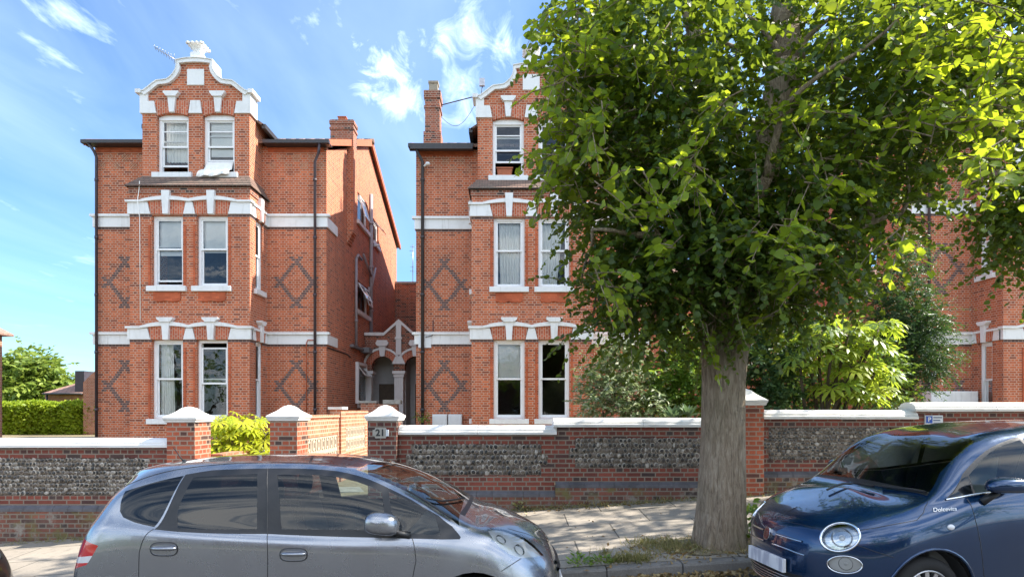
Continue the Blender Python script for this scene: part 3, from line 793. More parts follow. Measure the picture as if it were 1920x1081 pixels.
X = pX(263, DB); MB().tube([(X+.08, DB-.16, 9.0), (X, DB-.05, 8.85), (X+.01, DB-.15, 8.4), (X+.0, DB-.03, 7.9), (X+.02, DB-.03, 4.7)], .012).build('cable', MATS['curtain'], H)
# ================= house with the tall chimney (centre)
h2 = house(.61, .98, 0, 'brick house in the middle half hidden by the lime tree', 3.81, 3.9, 2)
H2 = h2['H']; Z2 = h2['Z']; XL2 = h2['XL']
xa, xb = pX(799, 22.3), pX(826, 22.3)
chimney(h2['roof'], xa, xb, 22.0, 22.6, 11.0, 13.9, [(11.0, 12.35, .05), (13.25, 13.33, .035), (13.62, 13.9, .04)], [((xa+xb)/2+.02, 22.3, .17, 13.9, .44, True, 'clay_pot')], 'house_brick_dark')
m = MB(); m.box(-3.95, -1.9, -.42, -.26, h2['EV']-.14, h2['EV']-.055, 0, h2['main']); m.build('fascia', MATS['gutter'], H2)
X = pX(793.5, DM); downpipe(H2, [(X-.2, DM-.34, h2['EV']-.02), (X-.14, DM-.28, h2['EV']-.22), (X, DM-.14, h2['EV']-.45), (X, DM-.14, .9)], .055, 'gutter')
m = MB()
for i in range(5):
    x = pX(840+9*i, 20.4); m.lathe([(.06, 0), (.11, .03), (.11, .16), (.04, .18)], (x, 20.3, h2['EV']+.25), 10)
m.build('roof_vent', MATS['terracotta'], h2['roof'])
MB().box(-3.72, -3.3, -.08, .03, 4.0, 4.5, 0, h2['main']).build('alarm_box', MATS['plastic_white'], H2)
m = MB(); m.tube([(pX(797, DM), DM-.2, 9.97), (pX(803, DM), DM-.28, 10.02)], .035); m.lathe([(.06, 0), (.09, .04), (.06, .09), (.01, .1)], (pX(804, DM), DM-.26, 9.98), 10)
m.build('security_lamp', MATS['plastic_white'], H2)
m = MB(); p0 = px(812, 600, DM-.02)
m.tube([p0, px(812, 624, DM-.05), px(810, 629, DM-.12), px(798, 631, DM-.12)], .014); m.build('cable', MATS['pipe_dark'], H2)
# ================= house beyond the tree (right)
h3 = house(17.2, .97, .55, 'brick house on the right beyond the dark conifer with number 17', 3.84, 3.84, 3)
X = pX(1737, DM); downpipe(h3['H'], [(X-.1, DM-.34, h3['EV']-.02), (X, DM-.13, h3['EV']-.4), (X, DM-.13, .9)], .045, 'pipe_dark')
for a, b in ((21.5, 22.4), (26, 27)): window(h3['H'], lambda y, d, z: (h3['XL']+d, y, z), a, b, h3['Z'](5.8), h3['Z'](7.6 if a < 22 else 7.4), jamb=.07)
pl = MB().box(pX(1744, DM), pX(1755, DM), DM-.03, DM, pZ(710, DM), pZ(697, DM)).build('number_plaque', MATS['black_iron'], h3['H'])
def text(name, body, size, loc, rot, mat, parent=None, extrude=.003, shear=0, align='CENTER', bold=0):
    cu = bpy.data.curves.new(name, 'FONT'); cu.body = body; cu.size = size; cu.extrude = extrude; cu.align_x = align; cu.align_y = 'CENTER'
    cu.shear = shear; cu.offset = bold; cu.resolution_u = 4
    tmp = bpy.data.objects.new('text', cu); COL.objects.link(tmp)
    me = bpy.data.meshes.new_from_object(tmp.evaluated_get(bpy.context.evaluated_depsgraph_get()))
    bpy.data.objects.remove(tmp); bpy.data.curves.remove(cu)
    o = bpy.data.objects.new(name, me); COL.objects.link(o); me.materials.clear(); me.materials.append(MATS[mat])
    if parent is not None:
        o.parent = parent; loc = Vector(loc) - Vector(root_of(parent).location)
    o.location = loc; o.rotation_euler = rot
    return o
text('number', '17', .17, ((pX(1749.5, DM)), DM-.034, pZ(703.5, DM)), (R(90), 0, 0), 'plastic_white', pl, bold=.004)
MB().box(pX(1742, 19.2), pX(1830, 19.2), 19.1, DM-.01, .8, pZ(733, 19.2)).build('white_plinth', MATS['white_paint'], h3['H'], bevel=.02)
# ================= set-back link between the left and middle houses, with the double-arched porch in front
lk = thing('brick_building', 'set back dark brick link between the left and middle houses', 'building', (-4.7, 31, .5))
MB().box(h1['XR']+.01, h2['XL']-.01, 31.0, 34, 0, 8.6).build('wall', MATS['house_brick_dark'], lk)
MB().box(h1['XR']+.01, h2['XL']-.01, 30.95, 34.05, 8.604, 8.72).build('parapet_coping', MATS['stone_grey'], lk)
lk2 = thing('brick_building', 'low brick back building behind the lime tree and the shrubs', 'building', (9, 27, .8))
MB().wall(h2['XR']+.01, h3['XL']-.01, 0, 7.4, 27.0, 27.3, [(7.0, 8.0, 4.5, 6.2), (10.2, 11.2, 4.5, 6.2)]).box(h2['XR']+.01, h3['XL']-.01, 33, 33.3, 0, 7.4).box(h2['XR']+.01, h2['XR']+.3, 27.3, 33, 0, 7.4).box(h3['XL']-.3, h3['XL']-.01, 27.3, 33, 0, 7.4).build('wall', MATS['house_brick'], lk2)
MB().prism([(26.7, 7.35), (30.2, 9.3), (33.6, 7.35)], h2['XR']+.02, h3['XL']-.02, 'yz').build('roof', MATS['roof_far'], lk2)
for a in (7.0, 10.2): window(lk2, lambda x, d, z: (x, 27+d, z), a, a+1, 4.5, 6.2)
PY = 24.6
po = thing('arched_porch', 'double arched porch with white columns and small pediment between two houses', 'porch', (-4.7, PY, 1))
x0, x1 = h1['XR']+.012, h2['XL']-.012
cA, cB = pX(717.5, PY), pX(779, PY); rad = .46
zsp = pZ(688, PY)
def arch_pts(c, r, z, n=14): return [(c+r*math.cos(math.pi*i/n), z+r*math.sin(math.pi*i/n)) for i in range(n+1)]
m = MB()
pk = pX(748, PY); zt = pZ(629, PY); zp = pZ(604, PY)
# brick spandrel built as vertical strips above the arches
N = 60; xsx = sorted(set([x0 + (x1-x0)*i/N for i in range(N+1)] + [cA-rad, cA+rad, cB-rad, cB+rad, pX(720, PY), pk, pX(776, PY)]))
def topz(x):
    a, b = pX(720, PY), pX(776, PY)
    if x < a or x > b: return zt
    return zt + (zp-zt)*(1-abs(x-pk)/((b-a)/2))
def botz(x):
    for c in (cA, cB):
        if abs(x-c) < rad: return zsp + math.sqrt(max(0, rad*rad-(x-c)**2))
    return pZ(694, PY)
def botz2(x, side):
    return botz(x + side*1e-5)
for a, b in zip(xsx, xsx[1:]):
    m.prism([(a, botz2(a, 1)), (b, botz2(b, -1)), (b, topz(b)), (a, topz(a))], PY, PY+.35)
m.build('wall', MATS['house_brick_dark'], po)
for c in (cA, cB):
    n = 14
    m = MB(); o1 = arch_pts(c, rad, zsp, n); o2 = arch_pts(c, rad+.27, zsp, n)
    m.strip(o1[1:7], o2[1:7], PY-.02, PY+.1); m.strip(o1[8:14], o2[8:14], PY-.02, PY+.1)
    m.build('brick_arch', MATS['arch_brick'], po)
    m = MB(); m.strip(arch_pts(c, rad+.275, zsp, n)[1:14], arch_pts(c, rad+.36, zsp, n)[1:14], PY-.06, PY+.1); m.build('hood_mould', MATS['white_paint'], po)
    k = MB(); zc = zsp+rad
    k.prism([(c-.09, zc-.01), (c+.09, zc-.01), (c+.15, zc+.42), (c-.15, zc+.42)], PY-.12, PY+.1)
    k.prism([(c-.2, zc+.42), (c+.2, zc+.42), (c+.27, zc+.52), (c+.2, zc+.66), (c-.2, zc+.66), (c-.27, zc+.52)], PY-.17, PY+.1)
    k.build('keystone', MATS['white_paint'], po)
m = MB()
pth = [(x0, zt), (pX(720, PY), zt), (pk, zp), (pX(776, PY), zt), (x1, zt)]
m.strip(pth, [(a, z+.13) for a, z in pth], PY-.08, PY+.4); m.build('coping', MATS['white_paint'], po)
m = MB(); m.box(pk-.11, pk+.11, PY-.10, PY+.01, pZ(665, PY), zp-.02); m.box(pk-.15, pk+.15, PY-.13, PY+.01, pZ(633, PY)-.06, pZ(633, PY)+.02)
m.prism([(pk-.13, pZ(668, PY)), (pk+.13, pZ(668, PY)), (pk+.28, pZ(682, PY)), (pk-.28, pZ(682, PY))], PY-.10, PY+.01); m.build('pilaster', MATS['white_paint'], po)
for xc, hw in ((pX(690, PY), .15), (pk, .19), (x1-.25, .19)):
    m = MB(); zc = pZ(695, PY)
    m.box(xc-hw, xc+hw, PY-.05, PY+.3, .6, zc-.25); m.box(xc-hw-.03, xc+hw+.03, PY-.08, PY+.33, zc-.27, zc-.13); m.box(xc-hw-.08, xc+hw+.08, PY-.12, PY+.36, zc-.13, zc)
    m.build('column', MATS['white_paint'], po, bevel=.012)
m = MB(); m.box(x0, x1, PY+1.5, PY+1.6, .5, 5); m.box(x0, x1, PY+.36, PY+1.5, 4.7, 4.8); m.box(x0, x1, PY-.3, PY+1.5, .5, 1.0)
m.box(-4.62, -4.52, PY+.4, PY+1.5, 1.0, 4.7)
m.build('lobby', MATS['render_grey'], po)
for x in (-5.9, -4.3):
    d = MB().box(x, x+.9, PY+1.42, PY+1.498, 1.0, 3.1).build('door', MATS['room_floor'], po, bevel=.01)
    MB().lathe([(.03, 0), (.035, .03), (.01, .06)], (x+.8, PY+1.36, 2.0), 10).build('handle', MATS['metal_grey'], d)
# low wall and step piers in front of the porch
lw = thing('garden_wall', 'low weathered brick wall in front of the porch', 'wall', (-4.6, 22, 1))
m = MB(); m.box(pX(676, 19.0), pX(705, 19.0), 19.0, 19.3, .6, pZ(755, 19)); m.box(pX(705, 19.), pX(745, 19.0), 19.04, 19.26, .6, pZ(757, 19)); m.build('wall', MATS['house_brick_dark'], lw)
MB().box(pX(673, 19.0), pX(706, 19.0), 18.95, 19.35, pZ(755, 19), pZ(751, 19)).box(pX(718, 19), pX(751, 19), 18.97, 19.33, pZ(757, 19)+.003, pZ(749, 19)).build('coping', MATS['stone_grey'], lw)
# ------------------------------------------------------------------ garden walls, gate piers
def flints(name, parent, panels, y):
    V, Fc, rim = [], [], []
    for (x0, x1, z0, z1) in panels:
        sp = .064; nz_ = max(1, int((z1-z0)/(sp*.9))); dz = (z1-z0)/nz_
        for j in range(nz_):
            x = x0+sp*random.uniform(.0, .9)
            while x < x1-sp*.2:
                s = random.uniform(.75, 1.25); w = sp*s*1.05
                cx_, cz_ = x+w*.5-.02, z0+dz*(j+.5)+random.uniform(-.010, .010)
                rx, rz = w*.52, dz*.54*random.uniform(.8, 1.12); ph = random.uniform(0, 6.28); hgt = random.uniform(.012, .03)
                tx, tz = random.uniform(-.45, .45), random.uniform(-.45, .45); n = 9; b = len(V)
                wob = [random.uniform(.78, 1.15) for _ in range(n)]
                V.append((cx_, y-hgt, cz_)); rim.append(0.0)
                for r_, h_, q in ((.45, .98, .30), (.78, .82, .58), (.97, .45, .9), (1.02, -.4, 1.0)):
                    for k in range(n):
                        an = ph+2*math.pi*k/n; rr = r_*wob[k]
                        u, v = rr*math.cos(an), rr*math.sin(an)
                        V.append((cx_+u*rx, y-hgt*h_*(1+.5*(tx*u+tz*v)), cz_+v*rz)); rim.append(q)
                for k in range(n): Fc.append((b, b+1+k, b+1+(k+1) % n))
                for i in range(3):
                    for k in range(n): Fc.append((b+1+i*n+k, b+1+(i+1)*n+k, b+1+(i+1)*n+(k+1) % n, b+1+i*n+(k+1) % n))
                x += w
        b = len(V); V += [(x0-.004, y+.02, z0-.004), (x1+.004, y+.02, z0-.004), (x1+.004, y+.02, z1+.004), (x0-.004, y+.02, z1+.004)]; rim += [2]*4
        Fc.append((b, b+1, b+2, b+3))
    L = root_of(parent).location
    me = bpy.data.meshes.new(name); me.from_pydata([(v[0]-L.x, v[1]-L.y, v[2]-L.z) for v in V], [], Fc)
    me.materials.append(MATS['flint']); me.materials.append(MATS['mortar'])
    at = me.attributes.new('rim', 'FLOAT', 'POINT'); at.data.foreach_set('value', rim)
    bm = bmesh.new(); bm.from_mesh(me); bmesh.ops.recalc_face_normals(bm, faces=bm.faces); bm.to_mesh(me); bm.free()
    for p in me.polygons:
        p.use_smooth = len(p.vertices) == 3 or p.area < .01
        if max(rim[i] for i in p.vertices) > 1.5: p.material_index = 1
    o = bpy.data.objects.new(name, me); COL.objects.link(o); o.parent = parent
    return o
COPP = [(-.07, 0), (-.07, .045), (-.05, .06), (-.045, .085), (.0, .125), (.10, .15), (.20, .15), (.30, .125), (.345, .085), (.35, .06), (.37, .045), (.37, 0)]
def gwall(label, x0, x1, ctop, plinth, panels=(), ends=(True, True), mat='garden_brick'):
    W_ = thing('garden_wall', label, 'wall', ((x0+x1)/2, YW, pave_z((x0+x1)/2, YW)), group='brick and flint garden walls along the pavement')
    holes = []
    for (a, b, z0, z1) in panels:
        dz = (z1-z0)/3
        holes += [(a+.10, b-.10, z0, z0+dz), (a, b, z0+dz, z0+2*dz), (a+.10, b-.10, z0+2*dz, z1)]
    cb = ctop-.15
    m = MB().wall(x0, x1, plinth+.02, cb, YW, YW+.3, holes)
    m.build('wall', MATS[mat], W_)
    m = MB().box(x0, x1, YW-.055, YW+.32, pave_z(x0, YW)-.3, plinth-.06); m.build('base', MATS['old_brick'], W_)
    m = MB(); n = max(1, int((x1-x0)/.235)); q = (x1-x0)/n
    for i in range(n):
        e = random.uniform(-.004, .004)
        m.prism([(YW-.062+e, plinth-.064), (YW+.03, plinth-.064), (YW+.03, plinth+.03), (YW-.004+e, plinth+.03), (YW-.062+e, plinth-.015)], x0+i*q+.003, x0+(i+1)*q-.003, 'yz')
    m.build('plinth', MATS['plinth_blue'], W_)
    m = MB(); xx = x0 - (.03 if ends[0] else 0); xe = x1 + (.03 if ends[1] else 0)
    n = max(1, round((xe-xx)/1.3)); L_ = (xe-xx)/n
    for i in range(n):
        e = random.uniform(-.003, .003)
        m.prism([(YW+y, cb+.002+z+e) for y, z in COPP], xx+i*L_+.0015, xx+(i+1)*L_-.0015, 'yz')
    m.build('coping', MATS['coping_paint'], W_, bevel=.006)
    if holes: flints('flint_panel', W_, holes, YW+.012)
    return W_
PYF, PYB = 9.45, 9.95
def cap(parent, x0, x1, zb, h=.26, e=.045):
    cx_, cy_ = (x0+x1)/2, (PYF+PYB)/2; hx, hy = (x1-x0)/2, (PYB-PYF)/2
    m = MB(); vs, fs = [], []
    pr = [(-.004, .0), (.03, .012), (.03, .035), (e, .05), (e+.008, .085), (-.07, .165), (-.078, .17), (-.145, .235), (-.155, .238), (-.215, .262)]
    for o, z in pr:
        for sx, sy in ((-1, -1), (1, -1), (1, 1), (-1, 1)): vs.append((cx_+sx*(hx+o), cy_+sy*(hy+o), zb+z*h/.26))
    for i in range(len(pr)-1): fs += [(4*i+k, 4*i+(k+1) % 4, 4*i+4+(k+1) % 4, 4*i+4+k) for k in range(4)]
    fs += [(3,2,1,0), tuple(4*(len(pr)-1)+k for k in range(4))]
    m.add(vs, fs)
    return m.build('cap', MATS['coping_paint'], parent, bevel=.006)
def pier(label, x0, x1, zt, mat='pier_brick', h=.26):
    P_ = thing('gate_pier', label, 'gate pier', ((x0+x1)/2, (PYF+PYB)/2, pave_z((x0+x1)/2, YW)), group='brick gate piers with white pyramid caps')
    MB().box(x0, x1, PYF, PYB, pave_z(x0, YW)-.3, zt).build('pier_shaft', MATS[mat], P_)
    cap(P_, x0, x1, zt, h)
    return P_
gwall('low wall with white coping and long flint panel on the far left', -11.5, -5.565, 1.45, .33, [(-8.9, -5.85, .52, 1.13), (-11.3, -9.2, .52, 1.13)], (True, False))
pier('brick gate pier between the left flint wall and the yellow green bush', -5.56, -5.11, 1.71)
pier('brick gate pier joined to the pierced block screen wall', -3.90, -3.46, 1.735)
pc = pier('gate pier of blackened brick carrying the number 21 plaque', -2.32, -1.86, 1.735, 'garden_brick')
gwall('low wall section beside the number 21 pier with short flint panel', -1.855, .70, 1.665, .565, [(-1.74, .58, .85, 1.36)], (False, True))
gwall('wall section with flint panel directly behind the lime tree trunk', .704, 3.595, 1.785, .715, [(.93, 3.3, .97, 1.46)], (True, False))
pier('brick gate pier hidden mostly behind the lime tree trunk', 3.60, 4.06, 1.985, 'pier_brick', .28)
gwall('wall section with grey coping and flint panel behind the blue car', 4.065, 6.585, 1.915, .885, [(4.10, 6.3, 1.1, 1.63)], (False, True), 'garden_brick')
gwall('highest wall section carrying the small parking sign', 6.589, 10.5, 2.04, 1.04, [(7.2, 9.6, 1.18, 1.70)], (True, True), 'garden_brick')
# number plaque on its pier
yq = PYF-.02; cxp, czp = pX(714, PYF), pZ(811, PYF)
q = [(-.13, -.05), (-.10, -.05), (-.085, -.085), (.085, -.085), (.10, -.05), (.13, -.05), (.13, .05), (.10, .05), (.085, .085), (-.085, .085), (-.10, .05), (-.13, .05)]
pq = MB().prism([(cxp+a, czp+z) for a, z in q], yq, PYF+.0, 'xz').build('number_plaque', MATS['plaque'], pc, bevel=.005)
text('number', '21', .15, (cxp-.005, yq-.003, czp), (R(90), 0, 0), 'plaque_ink', pq, bold=.004)
MB().box(pX(724.5, PYF), pX(729.5, PYF), PYF-.035, PYF, pZ(817, PYF), pZ(805, PYF)).build('door_bell', MATS['plastic_white'], pc, bevel=.004)
# pierced screen wall along the path
sw = thing('screen_wall', 'sunlit brick wall with pierced cream block panels beside the path', 'wall', (-3.5, 12, .5))
SX = -3.475; mpS = lambda y, d, z: (SX-d, y, z)
m = MB().wall(9.952, 11.78, .0, 1.77, 0, .11, [(9.97, 11.72, .86, 1.44)], 0, mpS).wall(12.12, 14.1, .0, 1.85, 0, .11, [(12.15, 13.9, 1.06, 1.57)], 0, mpS)
m.build('wall', MATS['screen_brick'], sw)
m = MB(); m.box(9.955, 11.775, -.02, .13, 1.774, 1.83, 0, mpS); m.box(12.125, 14.1, -.02, .13, 1.854, 1.91, 0, mpS); m.build('coping', MATS['screen_brick'], sw)
m = MB().box(-3.66, -3.43, 11.785, 12.115, 0, 1.93); m.build('pier_shaft', MATS['screen_brick'], sw)
MB().box(-3.69, -3.40, 11.755, 12.145, 1.933, 1.985).build('pier_cap', MATS['coping_paint'], sw)
def blocks(y0, y1, z0, z1, rows):
    m = MB(); bh = (z1-z0)/rows; n = round((y1-y0)/.25); bw = (y1-y0)/n; H_ = []
    for i in range(n):
        for j in range(rows):
            a, z = y0+i*bw, z0+j*bh
            u = lambda f: a+bw*f
            v = lambda f: z+bh*f
            H_ += [(u(.10), u(.26), v(.16), v(.84)), (u(.74), u(.90), v(.16), v(.84)), (u(.40), u(.60), v(.33), v(.67)),
                   (u(.26), u(.38), v(.80), v(.90)), (u(.62), u(.74), v(.80), v(.90)), (u(.26), u(.38), v(.10), v(.20)), (u(.62), u(.74), v(.10), v(.20))]
    m.wall(y0, y1, z0, z1, .012, .09, H_, 0, mpS)
    return m.build('pierced_blocks', MATS['screen_block'], sw)
blocks(9.973, 11.717, .863, 1.437, 2); blocks(12.153, 13.897, 1.063, 1.567, 2)
# raised bed wall inside the left gate
bw = thing('bed_wall', 'low pale brick edging wall of the bed inside the gate', 'wall', (-4.95, 10.6, .3))
MB().box(-5.1, -4.93, 9.96, 11.3, 0, 1.05).build('wall', MATS['screen_brick'], bw)
m = MB()
for i in range(17): m.box(-5.12, -4.91, 9.96+i*.079, 9.96+i*.079+.07, 1.054, 1.17)
m.build('brick_edging', MATS['screen_brick'], bw)
st = thing('garden_step', 'white painted step behind the yellow green bush', 'step', (-4.9, 13.2, .6))
MB().box(-5.6, -4.5, 12.9, 13.5, .4, 1.05).build('step', MATS['white_paint'], st, bevel=.02)
# steps up through the two gateways
for xa, xb in ((-5.1, -3.91), (-3.45, -2.33)):
    m = MB()
    for k in range(3): m.box(xa, xb, 9.62+.3*k, 9.66+.3*(k+1) if k < 2 else 10.9, -.4, pave_z((xa+xb)/2, YW)+.13*(k+1))
    tag(m.build('path', MATS['stone_grey'], bevel=.012), kind='structure')
# parking sign
sg = thing('parking_sign', 'small white sign with blue P square on the right wall', 'sign', (pX(1750, YW), YW-.03, pZ(789, YW)))
a, b, z0, z1 = pX(1735, YW-.03), pX(1768, YW-.03), pZ(799, YW-.03), pZ(778, YW-.03)
pb = MB().box(a, b, YW-.03, YW-.001, z0, z1).build('sign_plate', MATS['plastic_white'], sg)
plain('sign_blue', (.03, .10, .45), .4, var=.05)
MB().box(a+.012, a+.115, YW-.034, YW-.0302, z0+.055, z1-.012).build('parking_symbol', MATS['sign_blue'], sg)
text('letter', 'P', .10, (a+.064, YW-.036, (z0+z1)/2+.021), (R(90), 0, 0), 'plastic_white', sg, extrude=.0015, bold=.003)
MB().box(a+.03, a+.10, YW-.034, YW-.0302, z0+.012, z0+.04).build('symbol', MATS['sign_blue'], sg)
plain('sign_ink', (.10, .13, .22), .6, var=.1)
m = MB()
for k, (u0, u1) in enumerate(((.13, .27), (.13, .24), (.13, .265))): m.box(a+u0, a+u1, YW-.033, YW-.0302, z1-.045-k*.045, z1-.028-k*.045)
m.build('lettering', MATS['sign_ink'], sg)
# meter boxes at the foot of the middle house
for i, (a, b) in enumerate(((812, 839.5), (841.5, 867))):
    mb_ = thing('meter_box', ('left' if i == 0 else 'right') + ' one of two white meter boxes on the middle house wall', 'meter box', (pX((a+b)/2, DM), DM-.1, 1.2), group='white utility meter boxes')
    MB().box(pX(a, DM), pX(b, DM), DM-.2, DM-.002, 1.05, pZ(776, DM)).build('case', MATS['plastic_white'], mb_, bevel=.015)
    MB().box(pX(a, DM)+.03, pX(b, DM)-.03, DM-.212, DM-.201, 1.1, pZ(776, DM)-.05).build('door', MATS['plastic_white'], mb_, bevel=.006)
# ------------------------------------------------------------------ things in and on the windows
def drape(name, mp, a0, a1, z0, z1, d, mat, label, cat, group=None, folds=7, amp=.03, taper=None, sag=None):
    N, K = 60, 14; vs, fs = [], []
    ph = random.uniform(0, 6)
    for k in range(K+1):
        t_ = k/K
        for i in range(N+1):
            u = i/N
            lo, hi = (0, 1) if taper is None else taper(t_)
            uu = lo+(hi-lo)*u
            w = amp*(.3+.7*t_)*(math.sin(u*folds*2*math.pi+ph+.6*math.sin(3*t_+u*4))+.4*math.sin(u*folds*5.3+ph*2))
            z = z1-(z1-z0)*t_ + (sag(u, t_) if sag else 0)
            vs.append(mp(a0+(a1-a0)*uu, d+w, z))
    for k in range(K):
        for i in range(N): fs.append((k*(N+1)+i, k*(N+1)+i+1, (k+1)*(N+1)+i+1, (k+1)*(N+1)+i))
    o = MB().add(vs, fs).build(name, MATS[mat], None, smooth=True, weld=False)
    return tag(o, label, cat, group)
b1, t1, b2, t2 = h1['bay'], h1['top'], h2['bay'], h2['top']
g0, g1 = h1['g']; c0, c1 = h1['C1']; W2 = h1['W2']
drape('curtain', b1, c0-W2+.12, c0+W2-.1, g0+.1, g1-.1, .29, 'curtain', 'parted white curtain in the ground floor window of the left house', 'curtain', folds=6, taper=lambda t: (0.02, .52+.10*t))
f0, f1 = h1['f']
def blind(mp, a0, a1, z0, z1, d, label):
    m = MB().box(a0, a1, d, d+.008, z0, z1, 0, mp).tube([(a0, d+.02, z1), (a1, d+.02, z1)], .025, 8, 0, mp)
    m.box(a0+.01, a1-.01, d-.004, d+.012, z0-.02, z0-.001, 0, mp)
    return tag(m.build('roller_blind', MATS['blind'], None), label, 'blind', 'white roller blinds')
blind(b1, c0-W2+.1, c0+W2-.1, f0+1.02, f1-.1, .25, 'roller blind in left first floor window of the left house')
blind(b1, c1-W2+.1, c1+W2-.1, f0+1.12, f1-.1, .25, 'roller blind in right first floor window of the left house')
blind(b2, c0-W2+.1, c0+W2-.1, g0+1.25, g1-.1, .25, 'roller blind half down in ground floor window of the middle house')
tz0, tz1 = h1['t']; C2 = h1['C2']
blind(t1, C2[1]-.36, C2[1]+.36, tz0+.62, tz1-.2, .24, 'pale blind behind the gable window with the hanging sheet')
drape('net_curtain', t1, C2[0]-.38, C2[0]+.38, tz0+.45, tz1-.15, .30, 'curtain', 'pale net curtain in gable window beside the hanging sheet', 'curtain', folds=8, amp=.015)
# dust sheet hanging out of the gable window, spilling to the left over the sill
N, K = 40, 22; vs, fs = [], []
path = [(.17, .34), (.11, .33), (.02, .06), (-.10, .01), (-.16, -.02), (-.19, -.08), (-.19, -.15)]
for i in range(N+1):
    u = i/N
    for k in range(K+1):
        t_ = k/K*(len(path)-1); j = min(int(t_), len(path)-2); r_ = t_-j
        d = path[j][0]*(1-r_)+path[j+1][0]*r_; z = path[j][1]*(1-r_)+path[j+1][1]*r_
        w = k/K
        lf = -.41-.20*w; a = C2[1]+lf+(.41-.02*w-lf)*u
        z -= w*w*.13*(1-u)**.8*(1-.25*math.sin(9*u)); z += .016*math.sin(u*17+2*w)*w 
        d += -.035*math.sin(u*21+w*3)*(w if w > .25 else .1) - .03*w*(1-u)
        vs.append(t1(a, d, tz0+.06+z))
for i in range(N):
    for k in range(K): fs.append((i*(K+1)+k, i*(K+1)+k+1, (i+1)*(K+1)+k+1, (i+1)*(K+1)+k))
ds = MB().add(vs, fs).build('dust_sheet', MATS['sheet'], None, smooth=True, weld=False)
md = ds.modifiers.new('thick', 'SOLIDIFY'); md.thickness = .006
tag(ds, 'white dust sheet hanging out over the gable window sill', 'sheet')
# pendant lamp in the ground-floor right window
lp = thing('pendant_lamp', 'white conical pendant lamp behind the ground floor window', 'lamp', b1(c1+.0, 1.15, 2.95))
cc = b1(c1+.02, 1.15, 0)
MB().lathe([(.03, 2.98), (.05, 2.93), (.12, 2.84), (.42, 2.70), (.415, 2.695), (.1, 2.82)], (cc[0], cc[1], 0), 24).build('lamp_shade', MATS['plastic_white'], lp)
MB().tube([(cc[0], cc[1], 2.98), (cc[0], cc[1], 4.5)], .006).build('flex', MATS['curtain'], lp)
f0, f1 = h2['f']
drape('curtain', b2, c0-W2+.12, c0+W2-.1, f0+.06, f1-.1, .27, 'curtain', 'closed white curtain in left first floor window of the middle house', 'curtain', folds=8, amp=.035, taper=lambda t: (.06+.06*t, .98))
drape('curtain', b2, c1-W2+.1, c1+W2-.12, f0+.06, f1-.1, .27, 'curtain', 'white curtain drawn aside in first floor window nearest the lime tree', 'curtain', folds=7, amp=.035, taper=lambda t: (.0, .94-.30*t))
# terracotta trough on the open gable window of the middle house
tz0, tz1 = h2['t']; fx = C2[0]-.12
tp = thing('flower_pot', 'orange terracotta trough inside the open gable window', 'plant pot', t2(fx, .3, tz0))
MB().prism([(fx-.22, tz0+.09), (fx+.22, tz0+.09), (fx+.25, tz0+.33), (fx-.25, tz0+.33)], .24, .42, 'xz', 0, t2).build('pot', MATS['terracotta'], tp, bevel=.01)
MB().box(fx-.27, fx+.27, .22, .44, tz0+.334, tz0+.38, 0, t2).build('rim', MATS['terracotta'], tp)
# aerials
def aerial(label, base, tip, mast, n=9, span=.32):
    A = thing('tv_aerial', label, 'aerial', base)
    base, tip = Vector(base), Vector(tip)
    MB().tube([Vector(mast), base.lerp(tip, .02)], .018).build('mast', MATS['metal_grey'], A)
    m = MB().tube([base, tip], .014)
    d = (tip-base).normalized(); side = d.cross(Vector((0, 1, 0))).normalized()
    for i in range(n):
        p = base.lerp(tip, .06+.92*i/(n-1)); L_ = span*(1-.5*i/n) if i else span*1.6
        m.tube([p-side*L_*.5-Vector((0, .1, 0)), p+side*L_*.5+Vector((0, .1, 0))], .008, 6)
    m.build('elements', MATS['metal_grey'], A)
aerial('thin tv aerial standing out from the left gable top', px(329, 112, 20.5), px(290, 89, 20.3), px(332, 128, 20.7), 8, .16)
A = thing('tv_aerial', 'boom aerial strutted from the tall chimney of the middle house', 'aerial', px(902, 178, 22))
MB().tube([px(828, 197, 22.2), px(902, 178, 22), px(905, 158, 22)], .02).build('mast', MATS['pipe_dark'], A)
MB().box(*sorted((pX(899, 22), pX(909, 22))), 21.9, 22.0, pZ(163, 22), pZ(149, 22)).build('reflector', MATS['metal_grey'], A)
n = 12; MB().tube([px(826, 218, 22.2)+Vector((0, 0, 0))] + [px(826+(893-826)*i/n, 218+(192-218)*i/n+30*math.sin(math.pi*i/n), 22.1) for i in range(1, n+1)], .008).build('cable', MATS['pipe_dark'], A)
A = thing('tv_aerial', 'small distant tv aerial in the gap above the link building', 'aerial', px(774, 530, 32.5))
m = MB().tube([px(774, 528, 32.5), px(774, 458, 32.5)], .02)
for yy, s in ((462, 5), (470, 6), (478, 4), (500, 4), (508, 5)): m.tube([px(774-s, yy, 32.5), px(774+s, yy+1, 32.4)], .012)
m.build('mast', MATS['metal_grey'], A)
